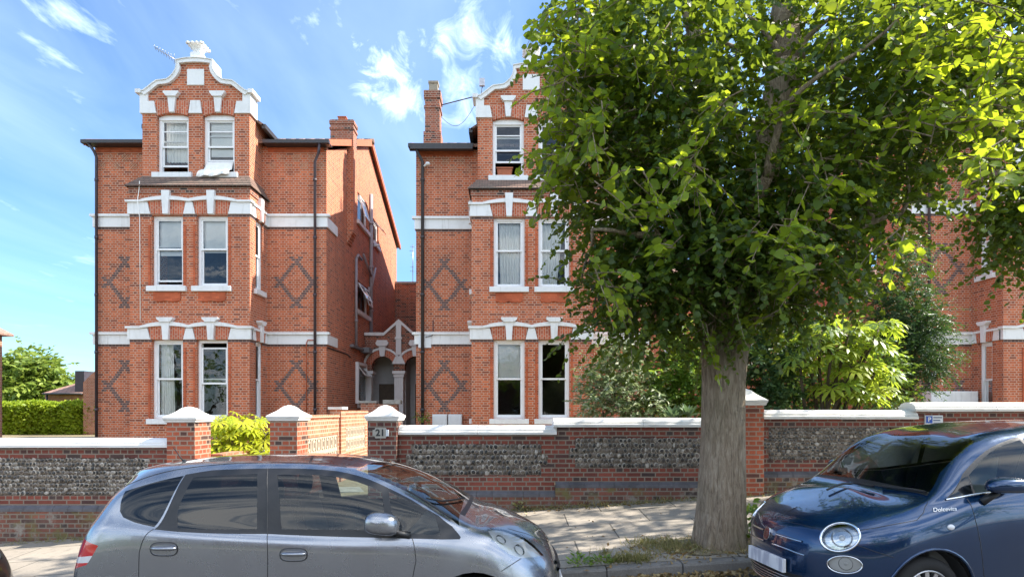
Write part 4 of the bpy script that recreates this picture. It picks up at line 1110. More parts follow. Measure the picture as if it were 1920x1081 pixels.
# ------------------------------------------------------------------ far left: neighbour's eaves and a low outbuilding
nb = thing('brick_house', 'neighbouring house at the far left edge showing only its eaves', 'house', (-26, 20, -.5))
MB().box(-30, pX(4, 26), 17, 26, -1, pZ(630, 26)).build('wall', MATS['screen_brick'], nb)
e = pX(26, 26.3); MB().prism([(e, pZ(631, 26.3)), (e, pZ(627, 26.3)), (e-4.5, 7.6), (-31, 7.6), (-31, pZ(631, 26.3))], 16.6, 26.3, 'xz').build('roof', MATS['roof_far'], nb)
ob = thing('brick_outbuilding', 'low brick building with tiled roof beyond the hedge', 'building', (-26, 34, 0))
MB().box(pX(84, 34), pX(160, 34), 34, 42, -1, pZ(736, 34)).build('wall', MATS['screen_brick'], ob)
a, b = pX(80, 33.8), pX(153, 33.8)
MB().add([(a, 33.7, pZ(737, 33.8)), (b, 33.7, pZ(737, 33.8)), (b, 38, pZ(697, 37.5)+.3), (a+2.2, 38, pZ(697, 37.5)+.3), (a, 42.3, pZ(737, 33.8)), (b, 42.3, pZ(737, 33.8))], [(0,1,2,3), (0,3,4), (3,2,5,4), (0,4,5,1), (1,5,2)]).build('roof', MATS['roof_far'], ob)
m = MB().box(pX(143, 34), pX(160, 34), 33.9, 37, pZ(738, 34), pZ(695, 34)); m.build('dormer', MATS['pipe_dark'], ob)
MB().tube([(pX(81, 33.6), 33.6, pZ(738, 33.8)), (pX(153, 33.6), 33.6, pZ(738, 33.8))], .06).tube([(pX(87, 33.8), 33.85, pZ(738, 33.8)), (pX(87, 33.8), 33.85, 0)], .05).build('gutter', MATS['gutter'], ob)
MB().prism([(pX(156, 32), 0), (pX(156, 32), pZ(716, 32)), (pX(179, 32), pZ(694, 32)), (pX(205, 32), pZ(694, 32)), (pX(205, 32), 0)], 32, 33.6, 'xz').build('end_wall', MATS['screen_brick'], ob)
# ------------------------------------------------------------------ foliage
def tmpl_heart():
    v = [(0,0,0),(.45,0,-.05),(1.0,0,-.10), (-.07,.27,.04),(.36,.46,.05),(.74,.27,.0), (-.07,-.27,.04),(.36,-.46,.05),(.74,-.27,.0)]
    f = [(0,1,4,3),(1,2,5,4),(0,6,7,1),(1,7,8,2)]
    return np.array(v, float), f
def tmpl_oval(w=.22):
    v = [(0,0,0),(.5,w,.04),(1,0,-.06),(.5,-w,.04)]
    return np.array(v, float), [(0,2,1),(0,3,2)]
def tmpl_palm(n=8, w=.10):
    v = [(0,0,0)]; f = []
    for i in range(n):
        a = -2.0+4.0*i/(n-1); L = 1.0-.28*abs(a)/2.0
        def p(r, da, z): v.append((r*math.cos(a+da), r*math.sin(a+da), z))
        p(.42*L, -.20, .05); p(.74*L, -.14, .0); p(L, 0, -.16); p(.74*L, .14, .0); p(.42*L, .20, .05)
        b = len(v)-5; f.append((0, b, b+1, b+3, b+4)); f.append((b+1, b+2, b+3))
    return np.array(v, float), f
def tmpl_blade():
    v = [(0,-.04,0),(0,.04,0),(.55,.03,.03),(.55,-.03,.03),(1,0,-.12)]
    return np.array(v, float), [(0,3,2,1),(3,4,2)]
def nrm(a): return a/np.maximum(np.linalg.norm(a, axis=-1, keepdims=True), 1e-9)
def leaf_mesh(name, P, D, U, S, tmpl, mat, parent=None, kind=None):
    tv, tf = tmpl
    P = np.asarray(P, float); N = len(P)
    D = nrm(np.asarray(D, float)); U = np.asarray(U, float)
    B = nrm(np.cross(U, D)); U2 = np.cross(D, B)
    S = np.asarray(S, float)[:, None, None]
    V = P[:, None, :] + S*(tv[None, :, 0:1]*D[:, None, :] + tv[None, :, 1:2]*B[:, None, :] + tv[None, :, 2:3]*U2[:, None, :])
    if parent is not None: V = V - np.array(root_of(parent).location)
    k = len(tv); V = V.reshape(-1, 3)
    base = (np.arange(N)*k)
    li, tot = [], []
    for f in tf: tot.append(len(f)); li += list(f)
    loops = (base[:, None] + np.array(li)[None, :]).ravel().astype(np.int32)
    tots = np.tile(np.array(tot, np.int32), N); starts = np.concatenate([[0], np.cumsum(tots)[:-1]]).astype(np.int32)
    me = bpy.data.meshes.new(name)
    me.vertices.add(len(V)); me.vertices.foreach_set('co', V.ravel())
    me.loops.add(len(loops)); me.loops.foreach_set('vertex_index', loops)
    me.polygons.add(len(tots)); me.polygons.foreach_set('loop_start', starts); me.polygons.foreach_set('loop_total', tots)
    me.update(calc_edges=True); me.materials.append(MATS[mat])
    o = bpy.data.objects.new(name, me); COL.objects.link(o)
    if parent is not None: o.parent = parent
    if kind: o['kind'] = kind
    return o
def rand_unit(n):
    return nrm(rng.normal(size=(n, 3)))
def in_ball(n):
    return rand_unit(n)*(rng.random((n, 1))**(1/3))
def sprays(blobs, per, tl=(.35, .7), nl=12, droop=.35, shell=.45, ls=(.06, .11), center=None, flat=.55):
    """twigs through the volume of ellipsoid blobs (x, y, z, rx, ry, rz, n); returns leaf arrays and the twig lines"""
    P, D, U, S, tw = [], [], [], [], []
    for b in blobs:
        c = np.array(b[:3]); r = np.array(b[3:6]); n = b[6]
        q = rand_unit(n)*(shell+(1-shell)*rng.random((n, 1))**.6)
        for k in range(n):
            o = c+q[k]*r*.92
            out = nrm(q[k]*np.array([1, 1, .5])+rng.normal(size=3)*.45); out[2] -= droop*rng.random()
            out = nrm(out); L = rng.uniform(*tl)
            side = nrm(np.cross(out, [0, 0, 1.0])); m = max(3, int(nl*L/tl[1]*rng.uniform(.8, 1.2)))
            t_ = (np.arange(m)+rng.random(m)*.6)/m
            bend = np.array([0, 0, -1.0])*droop*.55*L
            pts = o+np.outer(t_*L, out)+np.outer(t_**2, bend)
            sg = np.where(np.arange(m) % 2 == 0, 1, -1)[:, None]
            d = nrm(out*.55+side*sg*.8+rng.normal(size=(m, 3))*.3+np.array([0, 0, -.28]))
            u = nrm(np.array([0, 0, 1.0])*flat+rng.normal(size=(m, 3))*.42+out*.1)
            P.append(pts); D.append(d); U.append(u); S.append(rng.uniform(*ls, size=m)*(1-.25*t_))
            tw.append((o-out*.12, o+out*L*.5+bend*.25, o+out*L+bend))
    return np.concatenate(P), np.concatenate(D), np.concatenate(U), np.concatenate(S), tw
def pblob(x, y, r, Y, n, ky=1.0, kz=1.0):
    c = px(x, y, Y); s = r*Y/F
    return (c.x, c.y, c.z, s, s*ky, s*kz, n)
def limb_path(a, b, n=7, wob=.08, sag=.0):
    a, b = Vector(a), Vector(b); L = (b-a).length; out = []
    k1, k2 = Vector(rng.normal(size=3))*wob*L, Vector(rng.normal(size=3))*wob*L
    for i in range(n):
        t_ = i/(n-1); out.append(a.lerp(b, t_)+k1*math.sin(math.pi*t_)*.5+k2*math.sin(2*math.pi*t_)*.3+Vector((0, 0, sag*L*math.sin(math.pi*t_))))
    return out
# ================= the street lime tree
TX, TY = 2.50, 7.0
TZ = pave_z(TX, TY)
lt = thing('lime_tree', 'big leafy lime tree growing from the pavement edge between the two cars', 'tree', (TX, TY, TZ-.05))
NV, NU = 90, 132; vs, fs = [], []
cl = [(1352, 1035, .335), (1353, 1005, .305), (1353, 960, .28), (1354, 900, .268), (1355, 840, .255), (1355, 780, .245), (1355, 720, .242), (1357, 660, .262), (1360, 615, .31), (1362, 590, .34), (1364, 560, .30)]
czs = [pZ(y, TY) for _, y, _ in cl]; czs[0] = TZ-.12
for j in range(NV+1):
    z = czs[0]+(czs[-1]-czs[0])*j/NV
    k = max(i for i in range(len(czs)) if czs[i] <= z+1e-6); k = min(k, len(czs)-2); t_ = (z-czs[k])/(czs[k+1]-czs[k])
    xc = pX(cl[k][0]*(1-t_)+cl[k+1][0]*t_, TY); r = cl[k][2]*(1-t_)+cl[k+1][2]*t_
    for i in range(NU):
        an = 2*math.pi*i/NU
        low = max(0, 1-(z-TZ)/.55)
        rr = r*(1+.035*math.sin(3*an+z*.8)+.02*math.sin(7*an+1.5*z)+low**1.5*.10*max(0, math.sin(5*an+.6))+.012*math.sin(13*an+2.1*math.sin(z*1.7))-.030*(1-abs(math.sin(16*an+1.6*math.sin(z*2.6+an*2)+.9*math.sin(z*6.3+3*an))))**2)
        if z > 2.45: rr *= 1+.06*math.sin(9*an+6*z)*min(1, (z-2.45)*2)
        vs.append((xc+rr*math.cos(an), TY+rr*math.sin(an), z))
for j in range(NV):
    for i in range(NU): fs.append((j*NU+i, j*NU+(i+1) % NU, (j+1)*NU+(i+1) % NU, (j+1)*NU+i))
fs.append(tuple(NV*NU+i for i in range(NU)))
m = MB().add(vs, fs, 0, None, True)
for (x, y, rx) in ((1316, 640, .075), (1322, 665, .05), (1398, 625, .09), (1380, 640, .07), (1311, 618, .07), (1345, 622, .06)):   # burrs below the fork
    c = px(x, y, TY-.12); 
    m.lathe([(.001, -rx), (rx*.7, -rx*.7), (rx, 0), (rx*.7, rx*.7), (.001, rx)], tuple(c), 10)
trunk = m.build('trunk', MATS['bark'], lt, uvs=False)
fork = px(1362, 585, TY)
limbs = [((1478, 120, 6.9), .25, .17, [(1500, -250, 7.6)]), ((1180, 230, 7.0), .16, .09, [(1150, 20, 7.6)]), ((1300, 60, 8.2), .17, .08, [(1310, -250, 8.4)]),
         ((1640, 210, 7.2), .15, .07, [(1760, 60, 7.2)]), ((1230, 440, 6.2), .085, .035, [(1110, 430, 6.2)]), ((1560, 430, 6.3), .09, .04, [(1690, 400, 6.2)]), ((1440, 330, 5.9), .10, .05, [(1470, 200, 5.6)]), ((1270, 520, 7.6), .06, .03, [(1130, 520, 7.5)]), ((1500, 560, 8.0), .06, .03, [(1640, 520, 8.0)])]
m = MB(); tips = []
for (x, y, Y), r0, r1, nxt in limbs:
    b = px(x, y, Y); p1 = limb_path(fork+Vector((0, 0, -.25)), b, 9, .05, .06)
    m.tube(p1, list(np.linspace(r0, r1*1.15, 9)), 12); last = b; tips.append((b, r1))
    for q in nxt:
        e = px(*q); p2 = limb_path(last, e, 8, .06); m.tube(p2, list(np.linspace(r1*1.15, r1*.4, 8)), 10); last = e; tips.append((e, r1*.5)); tips.append((p2[4], r1*.8))
    tips += [(p1[4], r0*.7), (p1[6], r0*.6)]
B = [(1138,20,92,7.2,95),(1130,110,84,7,90),(1126,200,78,6.9,90),(1128,290,80,6.9,90),(1150,375,80,6.8,80),(1190,-70,150,7.4,130),(1215,110,150,6.9,170),(1220,270,140,6.7,160),(1220,405,100,6.6,115),(1190,480,72,6.6,66),
     (1180,560,66,6.7,50),(1225,560,85,6.6,80),(1205,625,46,6.8,16),(1300,480,105,6.3,110),(1330,350,130,6.3,160),(1330,190,130,6.4,120),(1400,30,140,6.9,80),(1450,450,110,6.3,120),(1440,545,75,6.5,50),(1490,350,120,6.3,140),
     (1570,430,105,6.4,105),(1610,300,130,6.4,150),(1600,150,130,6.7,140),(1600,0,150,6.8,160),(1710,200,120,6.6,105),(1700,310,70,6.4,42),(1750,50,140,6.8,130),(1880,30,130,6.5,100),(1870,180,90,6.3,56),
     (1320,570,65,6.9,40),(1520,530,60,6.4,34),(1390,560,60,6.8,32),(1150,440,50,6.7,22),(1110,600,34,6.8,8),(1090,530,30,6.8,6),
     # behind and above, out of the first layer of sight: they shade the pavement and close the crown
     (1250,120,150,8.7,130),(1450,150,170,8.9,160),(1650,120,160,8.7,130),(1300,330,140,8.5,130),(1520,350,140,8.6,130),(1200,250,110,8.3,90),(1700,270,90,8.3,44),(1420,430,110,8.2,80),
     (1500,-240,220,7.4,150),(1750,-220,200,7.2,120),(1980,-120,170,6.9,100),(1990,120,150,6.9,90),(1700,20,150,5.3,60),(1270,20,130,5.5,50)]
blobs = [pblob(x, y, r, Y, int(n*1.0), 1.15) for x, y, r, Y, n in B]
P, D, U, S, tw = sprays(blobs, 1, tl=(.35, .75), nl=23, droop=.5, shell=.35, ls=(.045, .095), flat=.6)
# near hanging sprays of big leaves, coloured paler to look sunlit
near = [(1450,425,5.3),(1560,345,5.2),(1845,300,4.9),(1790,215,5.1),(1690,440,5.0),(1320,335,5.4),(1130,195,5.8),(1480,500,5.4),(1210,345,5.6),(1870,270,4.8),(1545,200,5.4),(1180,90,5.9),(1350,190,5.4),(1440,590,6.0),(1900,340,4.9),(1330,620,6.3),(1570,60,5.3),(1860,100,5.1),(1720,140,5.2)]
near += [(1045+rng.uniform(-10, 90), y, rng.uniform(6.0, 6.7)) for y in np.linspace(-10, 350, 44)]
near += [(rng.uniform(1640, 1920), rng.uniform(0, 250), rng.uniform(5.2, 6)) for _ in range(30)] + [(rng.uniform(1100, 1640), rng.uniform(20, 560), rng.uniform(5.3, 5.8)) for _ in range(20)]
nb_ = [pblob(x, y, 24, Y, 3) for x, y, Y in near]
P2, D2, U2, S2, tw2 = sprays(nb_, 1, tl=(.3, .5), nl=9, droop=.6, shell=.2, ls=(.08, .13), flat=.35)
leaf_mesh('crown', P, D, U, S, tmpl_heart(), 'lime_leaf', lt)
leaf_mesh('lit_sprays', P2, D2, U2, S2, tmpl_heart(), 'lime_leaf_lit', lt)
tips_v = np.array([tuple(t_[0]) for t_ in tips]); 
for b in blobs[:48]:     # sub-branches that carry the leaf masses
    c = Vector(b[:3]); dd = ((tips_v-np.array(c))**2).sum(1); i = int(dd.argmin())
    if dd[i] < 9: m.tube(limb_path(tips[i][0], c, 7, .08, .05), list(np.linspace(min(.05, tips[i][1]), .012, 7)), 7)
for t3 in random.sample(tw, 900)+tw2: m.tube(t3, [.007, .005, .002], 4, cap=False)
m.build('branch', MATS['twig'] if False else MATS['bark'], trunk, uvs=False, weld=False, recalc=False)
print('lime leaves', len(P)+len(P2))
# ================= generic plants
def plant(name, label, cat, base, blobs, leaf, tm, ls, nl=12, tl=(.2, .45), droop=.2, stems=5, sr=.02, part='foliage', shell=.3, flat=.5, group=None, stemmat='twig', dens=1.0):
    T = thing(name, label, cat, base, group=group)
    blobs = [b[:6]+(int(b[6]*dens),) for b in blobs]
    P, D, U, S, tw = sprays(blobs, 1, tl=tl, nl=nl, droop=droop, shell=shell, ls=ls, flat=flat)
    leaf_mesh(part, P, D, U, S, tm, leaf, T)
    m = MB(); b = Vector(base)
    for i in range(stems):
        q = blobs[i % len(blobs)]; e = Vector(q[:3])+Vector(rng.normal(size=3))*.3*q[3]
        m.tube(limb_path(b+Vector((rng.uniform(-.15, .15), rng.uniform(-.1, .1), -.05)), e, 6, .08), list(np.linspace(sr, sr*.35, 6)), 7)
    for t3 in random.sample(tw, min(len(tw), 60)): m.tube(t3, [.006, .004, .002], 4, cap=False)
    m.build('stem' if 'tree' not in name else 'trunk', MATS[stemmat], T, uvs=False, weld=False, recalc=False)
    return T
def gbase(x, Y): X = pX(x, Y); return (X, Y, garden_z(X, Y))
oval = tmpl_oval()
plant('shrub', 'greyish variegated shrub beside the right ground floor window', 'shrub', gbase(1150, 11.2), [pblob(1130,720,48,11.2,50),(pblob(1160,690,45,11.2,50)),pblob(1190,745,55,11.2,60),pblob(1125,765,45,11.2,40),pblob(1175,650,35,11.3,26),pblob(1215,770,50,11.2,40)], 'silver_leaf', tmpl_oval(.19), (.08, .14), 16, stems=6, dens=2.4)
plant('shrub', 'green shrub with sunlit top close left of the tree trunk', 'shrub', gbase(1270, 11.6), [pblob(1265,700,55,11.6,70),pblob(1300,670,55,11.7,70),pblob(1240,745,50,11.6,50),pblob(1300,740,55,11.6,60),pblob(1290,640,38,11.7,36)], 'shrub_leaf', tmpl_oval(.25), (.09, .15), 15, stems=6, dens=2.4)
plant('shrub', 'dark evergreen shrub close right of the tree trunk', 'shrub', gbase(1440, 11.4), [pblob(1425,700,55,11.4,70),pblob(1450,650,55,11.6,60),pblob(1470,730,50,11.3,60),pblob(1415,755,45,11.3,40),pblob(1430,600,50,11.8,46),pblob(1500,620,50,12,50)], 'dark_leaf', tmpl_oval(.24), (.09, .15), 15, stems=6, dens=2.4)
plant('shrub', 'mid green leafy shrub behind the palmate leaved plant', 'shrub', gbase(1540, 13.0), [pblob(1480,680,60,13,60),pblob(1560,640,60,13.2,60),pblob(1630,680,60,13,60),pblob(1520,740,45,13,36),pblob(1600,745,50,13,44),pblob(1660,720,40,13,30)], 'shrub_leaf', tmpl_oval(.24), (.10, .15), 14, stems=6, dens=2.4)
plant('conifer_tree', 'dark feathery conifer against the house numbered 17', 'tree', gbase(1700, 13.6), [pblob(1700,700,48,13.6,90,1,1.2),pblob(1715,640,55,13.6,120,1,1.2),pblob(1690,580,50,13.6,110,1,1.2),pblob(1730,600,38,13.4,50),pblob(1740,670,34,13.4,40),pblob(1680,530,40,13.7,70,1,1.3),pblob(1660,620,45,13.7,70),pblob(1700,470,25,13.7,36,1,1.6)], 'dark_leaf', tmpl_oval(.12), (.09, .15), 20, tl=(.3, .6), droop=.35, stems=4, sr=.06, part='crown', flat=.25, dens=2.4)
# pale succulent rosettes just above the wall
for k, (x, y) in enumerate(((1262, 772), (1292, 768))):
    c = px(x, y, 10.3); n = 26
    an = rng.random(n)*6.28; el = rng.uniform(.2, 1.2, n)
    D_ = np.stack([np.cos(an)*np.cos(el), np.sin(an)*np.cos(el), np.sin(el)], 1)
    T = thing('succulent_plant', ('left' if k == 0 else 'right') + ' one of two pale green rosette plants above the wall', 'plant', (c.x, c.y, garden_z(c.x, c.y)), group='pale rosette plants')
    leaf_mesh('leaves', np.tile(np.array(c)-np.array([0, 0, .12]), (n, 1)), D_, np.tile([0, 0, 1.0], (n, 1))+rng.normal(size=(n, 3))*.2, rng.uniform(.18, .3, n), tmpl_oval(.16), 'pale_leaf', T)
    MB().tube([(c.x, c.y, garden_z(c.x, c.y)-.05), (c.x+.03, c.y, c.z-.3), tuple(c-Vector((0, 0, .1)))], [.04, .035, .03]).build('stem', MATS['stem_green'], T, uvs=False)
# palmate-leaved plants
def fatsia(name, label, cat, base, heads, leaf, size, n, stems, sr=.035, stemmat='twig', up=.35, twig=True):
    T = thing(name, label, cat, base)
    P, D, U, S = [], [], [], []; m = MB()
    b = Vector(base)
    for (hx, hy, hY, k) in heads:
        h = px(hx, hy, hY)
        if stems: m.tube(limb_path(b+Vector((rng.uniform(-.12, .12), rng.uniform(-.1, .1), -.05)), h, 8, .05), list(np.linspace(sr, sr*.45, 8)), 8)
        for i in range(k):
            an = 6.28*i/k*2.4+rng.uniform(-.4, .4); el = rng.uniform(-.25, .95)*up*2
            d = np.array([math.cos(an)*math.cos(el), math.sin(an)*math.cos(el), math.sin(el)])
            L = size*rng.uniform(.5, .95); p = np.array(h)+d*L+np.array([0, 0, -.1*rng.random()])
            m.tube([tuple(h), tuple(np.array(h)+d*L*.5+np.array([0, 0, .04])), tuple(p)], [.008, .006, .005], 5, cap=False)
            P.append(p); dd = d.copy(); dd[2] = min(dd[2], .1)-.35-.4*rng.random(); D.append(dd); U.append(np.array([d[0]*.55, d[1]*.55, 1.0])+rng.normal(size=3)*.25); S.append(size*rng.uniform(.7, 1.15))
    leaf_mesh('leaves', P, D, U, S, tmpl_palm(), leaf, T)
    m.build('stem', MATS[stemmat], T, uvs=False, weld=False, recalc=False)
    return T
fatsia('palmate_shrub', 'bright palmate leaved shrub with dark forked stems above the wall', 'shrub', gbase(1535, 10.9), [(1520,640,10.9,14),(1560,660,10.7,14),(1590,630,10.8,14),(1500,680,10.8,11),(1630,650,10.9,14),(1650,610,11,12),(1600,690,10.7,13),(1540,615,11,12),(1640,700,10.8,12),(1570,720,10.7,8)], 'fatsia_leaf', .34, 1, True, .05)
fatsia('palmate_shrub', 'smaller palmate leaved shrub low behind the wall by the dark hedge mound', 'shrub', gbase(1590, 11.2), [(1590,735,10.6,9),(1620,740,10.6,8),(1650,735,11,8)], 'fatsia_leaf', .26, 1, True, .03)
yb = px(452, 850, 11.3)
fatsia('palmate_shrub', 'brilliant yellow green bush sunlit inside the left gateway', 'shrub', (yb.x, yb.y, 1.0), [(420,800,11.3,13),(450,800,11.2,13),(478,815,11.3,13),(435,825,11.0,12),(465,835,11.0,10),(415,835,11.1,12),(495,835,11.3,9),(400,815,11.4,9),(470,790,11.6,11),(425,785,11.6,9),(485,850,10.9,6),(500,815,11.2,9),(440,805,11.4,11),(460,810,11.1,11),(405,845,11.0,9)], 'bush_leaf', .25, 1, True, .02, 'twig', .45)
# dark clipped mound
plant('clipped_shrub', 'dark low clipped mound behind the wall left of the parking sign', 'shrub', gbase(1665, 10.4), [pblob(1660,772,30,10.4,70,1.2,.5),pblob(1690,772,24,10.4,44,1.2,.5),pblob(1635,774,22,10.4,40,1.2,.5)], 'dark_leaf', oval, (.04, .06), 14, tl=(.1, .2), stems=4, sr=.02)
# roses at the foot of the downpipe
plant('rose_bush', 'little pale rose bush at foot of the black downpipe', 'plant', gbase(800, 18.9), [pblob(800,786,9,18.9,14),pblob(788,780,8,18.9,9)], 'shrub_leaf', oval, (.07, .11), 8, tl=(.1, .2), stems=3, sr=.012)
# hedge on the left, beyond the shadow of the house
hg = thing('hedge', 'bright green clipped hedge beyond the left house', 'hedge', (-27, 32.6, 0))
n = 16000
x0_, x1_ = pX(-60, 32.2), pX(190, 32.2); zt_, zb_ = pZ(758, 32.2), -.2
fx = np.where(rng.random(n) < .72, 0, 1)
X_ = rng.uniform(x0_, x1_, n)
bul = .10*np.sin(X_*1.9)+.07*np.sin(X_*4.3+1)
Zt = zt_+.05*np.sin(X_*2.3)+.03*np.sin(X_*6.1)
Y_ = np.where(fx == 0, 32.2+bul*.6+rng.normal(size=n)*.08, rng.uniform(32.2, 33.4, n))
Z_ = np.where(fx == 0, zb_+(Zt-zb_)*rng.random(n), Zt+rng.normal(size=n)*.05)
D_ = nrm(np.stack([rng.normal(size=n)*.7+.3, np.where(fx == 0, -.5, 0)+rng.normal(size=n)*.4, np.where(fx == 0, .25, .7)+rng.normal(size=n)*.4], 1))
U_ = nrm(np.stack([.6+rng.normal(size=n)*.4, np.where(fx == 0, -.5, 0)+rng.normal(size=n)*.4, .5+rng.normal(size=n)*.4], 1))
leaf_mesh('foliage', np.stack([X_, Y_, Z_], 1), D_, U_, rng.uniform(.13, .24, n), tmpl_oval(.28), 'hedge_leaf', hg)
MB().box(x0_, x1_, 32.35, 33.3, -.6, zt_-.1).build('inner_growth', MATS['lawn'], hg, uvs=False)
# far tree
fb = px(60, 760, 46)
plant('broadleaf_tree', 'rounded bright green tree far away beyond the hedge', 'tree', (fb.x, fb.y, 0), [pblob(60,720,55,46,150),pblob(20,725,50,46,110),pblob(95,725,42,46,90),pblob(60,690,36,46,90),pblob(35,690,32,46,80),pblob(-30,720,50,46,80),pblob(118,738,24,46,36),pblob(85,697,28,46,50)], 'far_leaf', oval, (.45, .75), 14, tl=(.8, 1.8), droop=.3, stems=5, sr=.3, part='crown', shell=.45, flat=.6)
# tree at the right edge with hanging dark leaves; unseen crown added for pavement shade
rb = px(2440, 1000, 7.2)
plant('lime_tree', 'second street tree whose hanging leaves enter at the right edge', 'tree', (rb.x, 7.2, pave_z(rb.x, 7.2)), [(9.2,8.6,6.2,1.5,1.5,1.4,90),(9.6,6.4,6.6,1.6,1.6,1.5,90),(10.4,9.2,7.6,1.3,1.2,1.1,50),(8.6,5.2,7.2,1.4,1.3,1.4,70),(10.5,7.5,8.2,1.8,1.8,1.2,80),(9.0,9.7,7.0,1.2,1.1,1.1,80),(10.3,10.4,8.2,1.1,1.1,.8,40),pblob(2150,250,160,7.2,90),pblob(2080,430,100,7,60),pblob(1905,430,52,6.9,42,1,1.2),pblob(1885,390,45,6.9,28),pblob(1935,360,60,6.9,40),pblob(1905,500,28,6.9,9),pblob(1990,330,90,7,70),pblob(2050,150,150,7.2,80)], 'lime_leaf', tmpl_heart(), (.06, .10), 14, tl=(.35, .65), droop=.7, stems=6, sr=.2, part='crown', stemmat='bark', dens=1.45)
# ================= ground growth
def weed(label, x, y, Y, n, h, leaf='shrub_leaf', tm=None, spread=.12, size=(.04, .08), group='small weeds in the pavement', name='weed', cat='weed'):
    X = pX(x, Y); base = Vector((X, Y, pave_z(X, Y)))
    T = thing(name, label, cat, base, group=group)
    an = rng.random(n)*6.28; rr = spread*np.sqrt(rng.random(n)); zz_ = h*rng.random(n)*(1-rr/spread*.5)
    P = np.stack([X+rr*np.cos(an), Y+rr*np.sin(an), base.z+zz_], 1)
    D_ = np.stack([np.cos(an), np.sin(an), rng.uniform(.0, .9, n)], 1)
    leaf_mesh('leaves', P, D_, np.tile([0, 0, 1.0], (n, 1))+rng.normal(size=(n, 3))*.4, rng.uniform(*size, n), tm or oval, leaf, T)
    m = MB()
    for i in range(5):
        p = P[i]; m.tube([tuple(base-Vector((0, 0, .01))), tuple((p[0], p[1], p[2]+.01))], [.004, .002], 4, cap=False)
    m.build('stem', MATS['stem_green'], T, uvs=False, weld=False)
weed('small green weed by the kerb near the grey car headlight', 1088, 1045, 6.55, 60, .07)
weed('small green weed right of the other one behind the kerb', 1128, 1043, 6.58, 70, .08)
weed('tiny weed at the slab joint above the kerb weeds', 1082, 1030, 6.8, 26, .10, spread=.05)
weed('taller leafy green weed between the tree trunk and the blue car', 1403, 975, 7.0, 170, .62, spread=.2, size=(.07, .13), tm=tmpl_oval(.3), leaf='shrub_leaf', name='leafy_weed', cat='weed', group=None)
weed('small weed at the wall foot by the car bonnet', 975, 950, 9.45, 40, .2, leaf='dry_grass', spread=.1, size=(.05, .1))
def tufts(name, label, spots, leaf, ls=(.05, .14), kind='stuff', tm=None, up=1.0):
    P, D_, S = [], [], []
    for (x, Y, n, sx, sy) in spots:
        X = pX(x, Y)+rng.normal(size=n)*sx; YY = Y+rng.normal(size=n)*sy
        Zz = np.array([pave_z(a, b)-.004 if b > YK else slope(a)+.03 for a, b in zip(X, YY)])
        P.append(np.stack([X, YY, Zz], 1)); D_.append(np.stack([rng.normal(size=n)*.8, rng.normal(size=n)*.8, np.abs(rng.normal(size=n))*up+.15], 1)); S.append(rng.uniform(*ls, n))
    P, D_, S = map(np.concatenate, (P, D_, S))
    o = leaf_mesh(name, P, D_, rand_unit(len(P))+np.array([0, 0, .6]), S, tm or tmpl_blade(), leaf)
    return tag(o, label, None, None, kind)
tufts('grass', None, [(1250, 7.05, 520, .20, .12), (1290, 6.85, 300, .2, .10), (1205, 7.2, 120, .10, .06), (1165, 6.62, 300, .12, .05), (1190, 6.6, 360, .12, .06), (1130, 6.9, 50, .06, .03), (1370, 6.75, 120, .3, .08), (1170, 9.4, 220, .5, .05), (1060, 9.45, 160, .4, .04), (1000, 9.45, 120, .3, .04), (1240, 9.45, 120, .3, .04), (60, 9.45, 90, .4, .04), (150, 9.4, 90, .3, .05), (1400, 9.4, 120, .3, .05)], 'dry_grass')
tufts('leaf_litter', None, [(1240, 6.2, 300, .55, .08), (1340, 6.2, 260, .4, .07), (1150, 6.22, 120, .4, .06), (1330, 6.75, 420, .35, .14), (1250, 7.0, 220, .3, .2), (1380, 7.1, 160, .3, .2), (1150, 9.4, 140, .8, .08), (1000, 9.4, 90, .5, .08), (1180, 8, 26, 1.2, .7)], 'litter_leaf', (.03, .07), tm=tmpl_oval(.3), up=.12)
# soil pit round the trunk
an = np.linspace(0, 6.28, 33)[:-1]
vs = [(TX+.05, TY, TZ+.03)]+[(TX-.1+.62*math.cos(a)*(1+.12*math.sin(3*a)), TY-.02+.42*math.sin(a)*(1+.1*math.sin(5*a)), pave_z(TX-.1+.62*math.cos(a), TY+.42*math.sin(a))+.006) for a in an]
tag(MB().add(vs, [(0, i+1, (i+1) % 32+1) for i in range(32)]).build('soil', MATS['soil']), kind='structure')
# ================= across the street (seen only as reflections in glass and paint)
for k, (x, y, s) in enumerate(((-29, -15, 1.7), (2.2, -15, 1.45), (13, -15, 1.3), (22, -13, 1.2))):
    zb = slope(x)
    plant('broadleaf_tree', ['tree across the street behind the photographer at far left', 'tree across the street straight behind the photographer', 'larger tree across the street further up the hill', 'tree across the street at the top of the hill'][k], 'tree', (x, y, zb), [(x, y, zb+4.2*s, 2.6*s, 2.4*s, 2.2*s, 90), (x-1.6*s, y, zb+3.2*s, 1.6*s, 1.5*s, 1.3*s, 50), (x+1.7*s, y+.3, zb+3.4*s, 1.6*s, 1.5*s, 1.3*s, 50)], 'shrub_leaf', oval, (.3, .5), 12, tl=(.6, 1.2), stems=4, sr=.16, part='crown')
oh = thing('brick_house', 'low house row across the street behind the photographer', 'house', (-4, -26, 0))
MB().wall(-26, 24, -1.5, 5.0, 0, .3, [(-24+i*4, -22.6+i*4, 1.0, 2.6) for i in range(12)], 0, lambda a, d, z: (a, -26-d, z)).build('wall', MATS['garden_brick'], oh)
MB().prism([(-25.5, 4.95), (-29.5, 7.2), (-33.5, 4.95)], -26.3, 24.3, 'yz').build('roof', MATS['roof_tile'], oh)
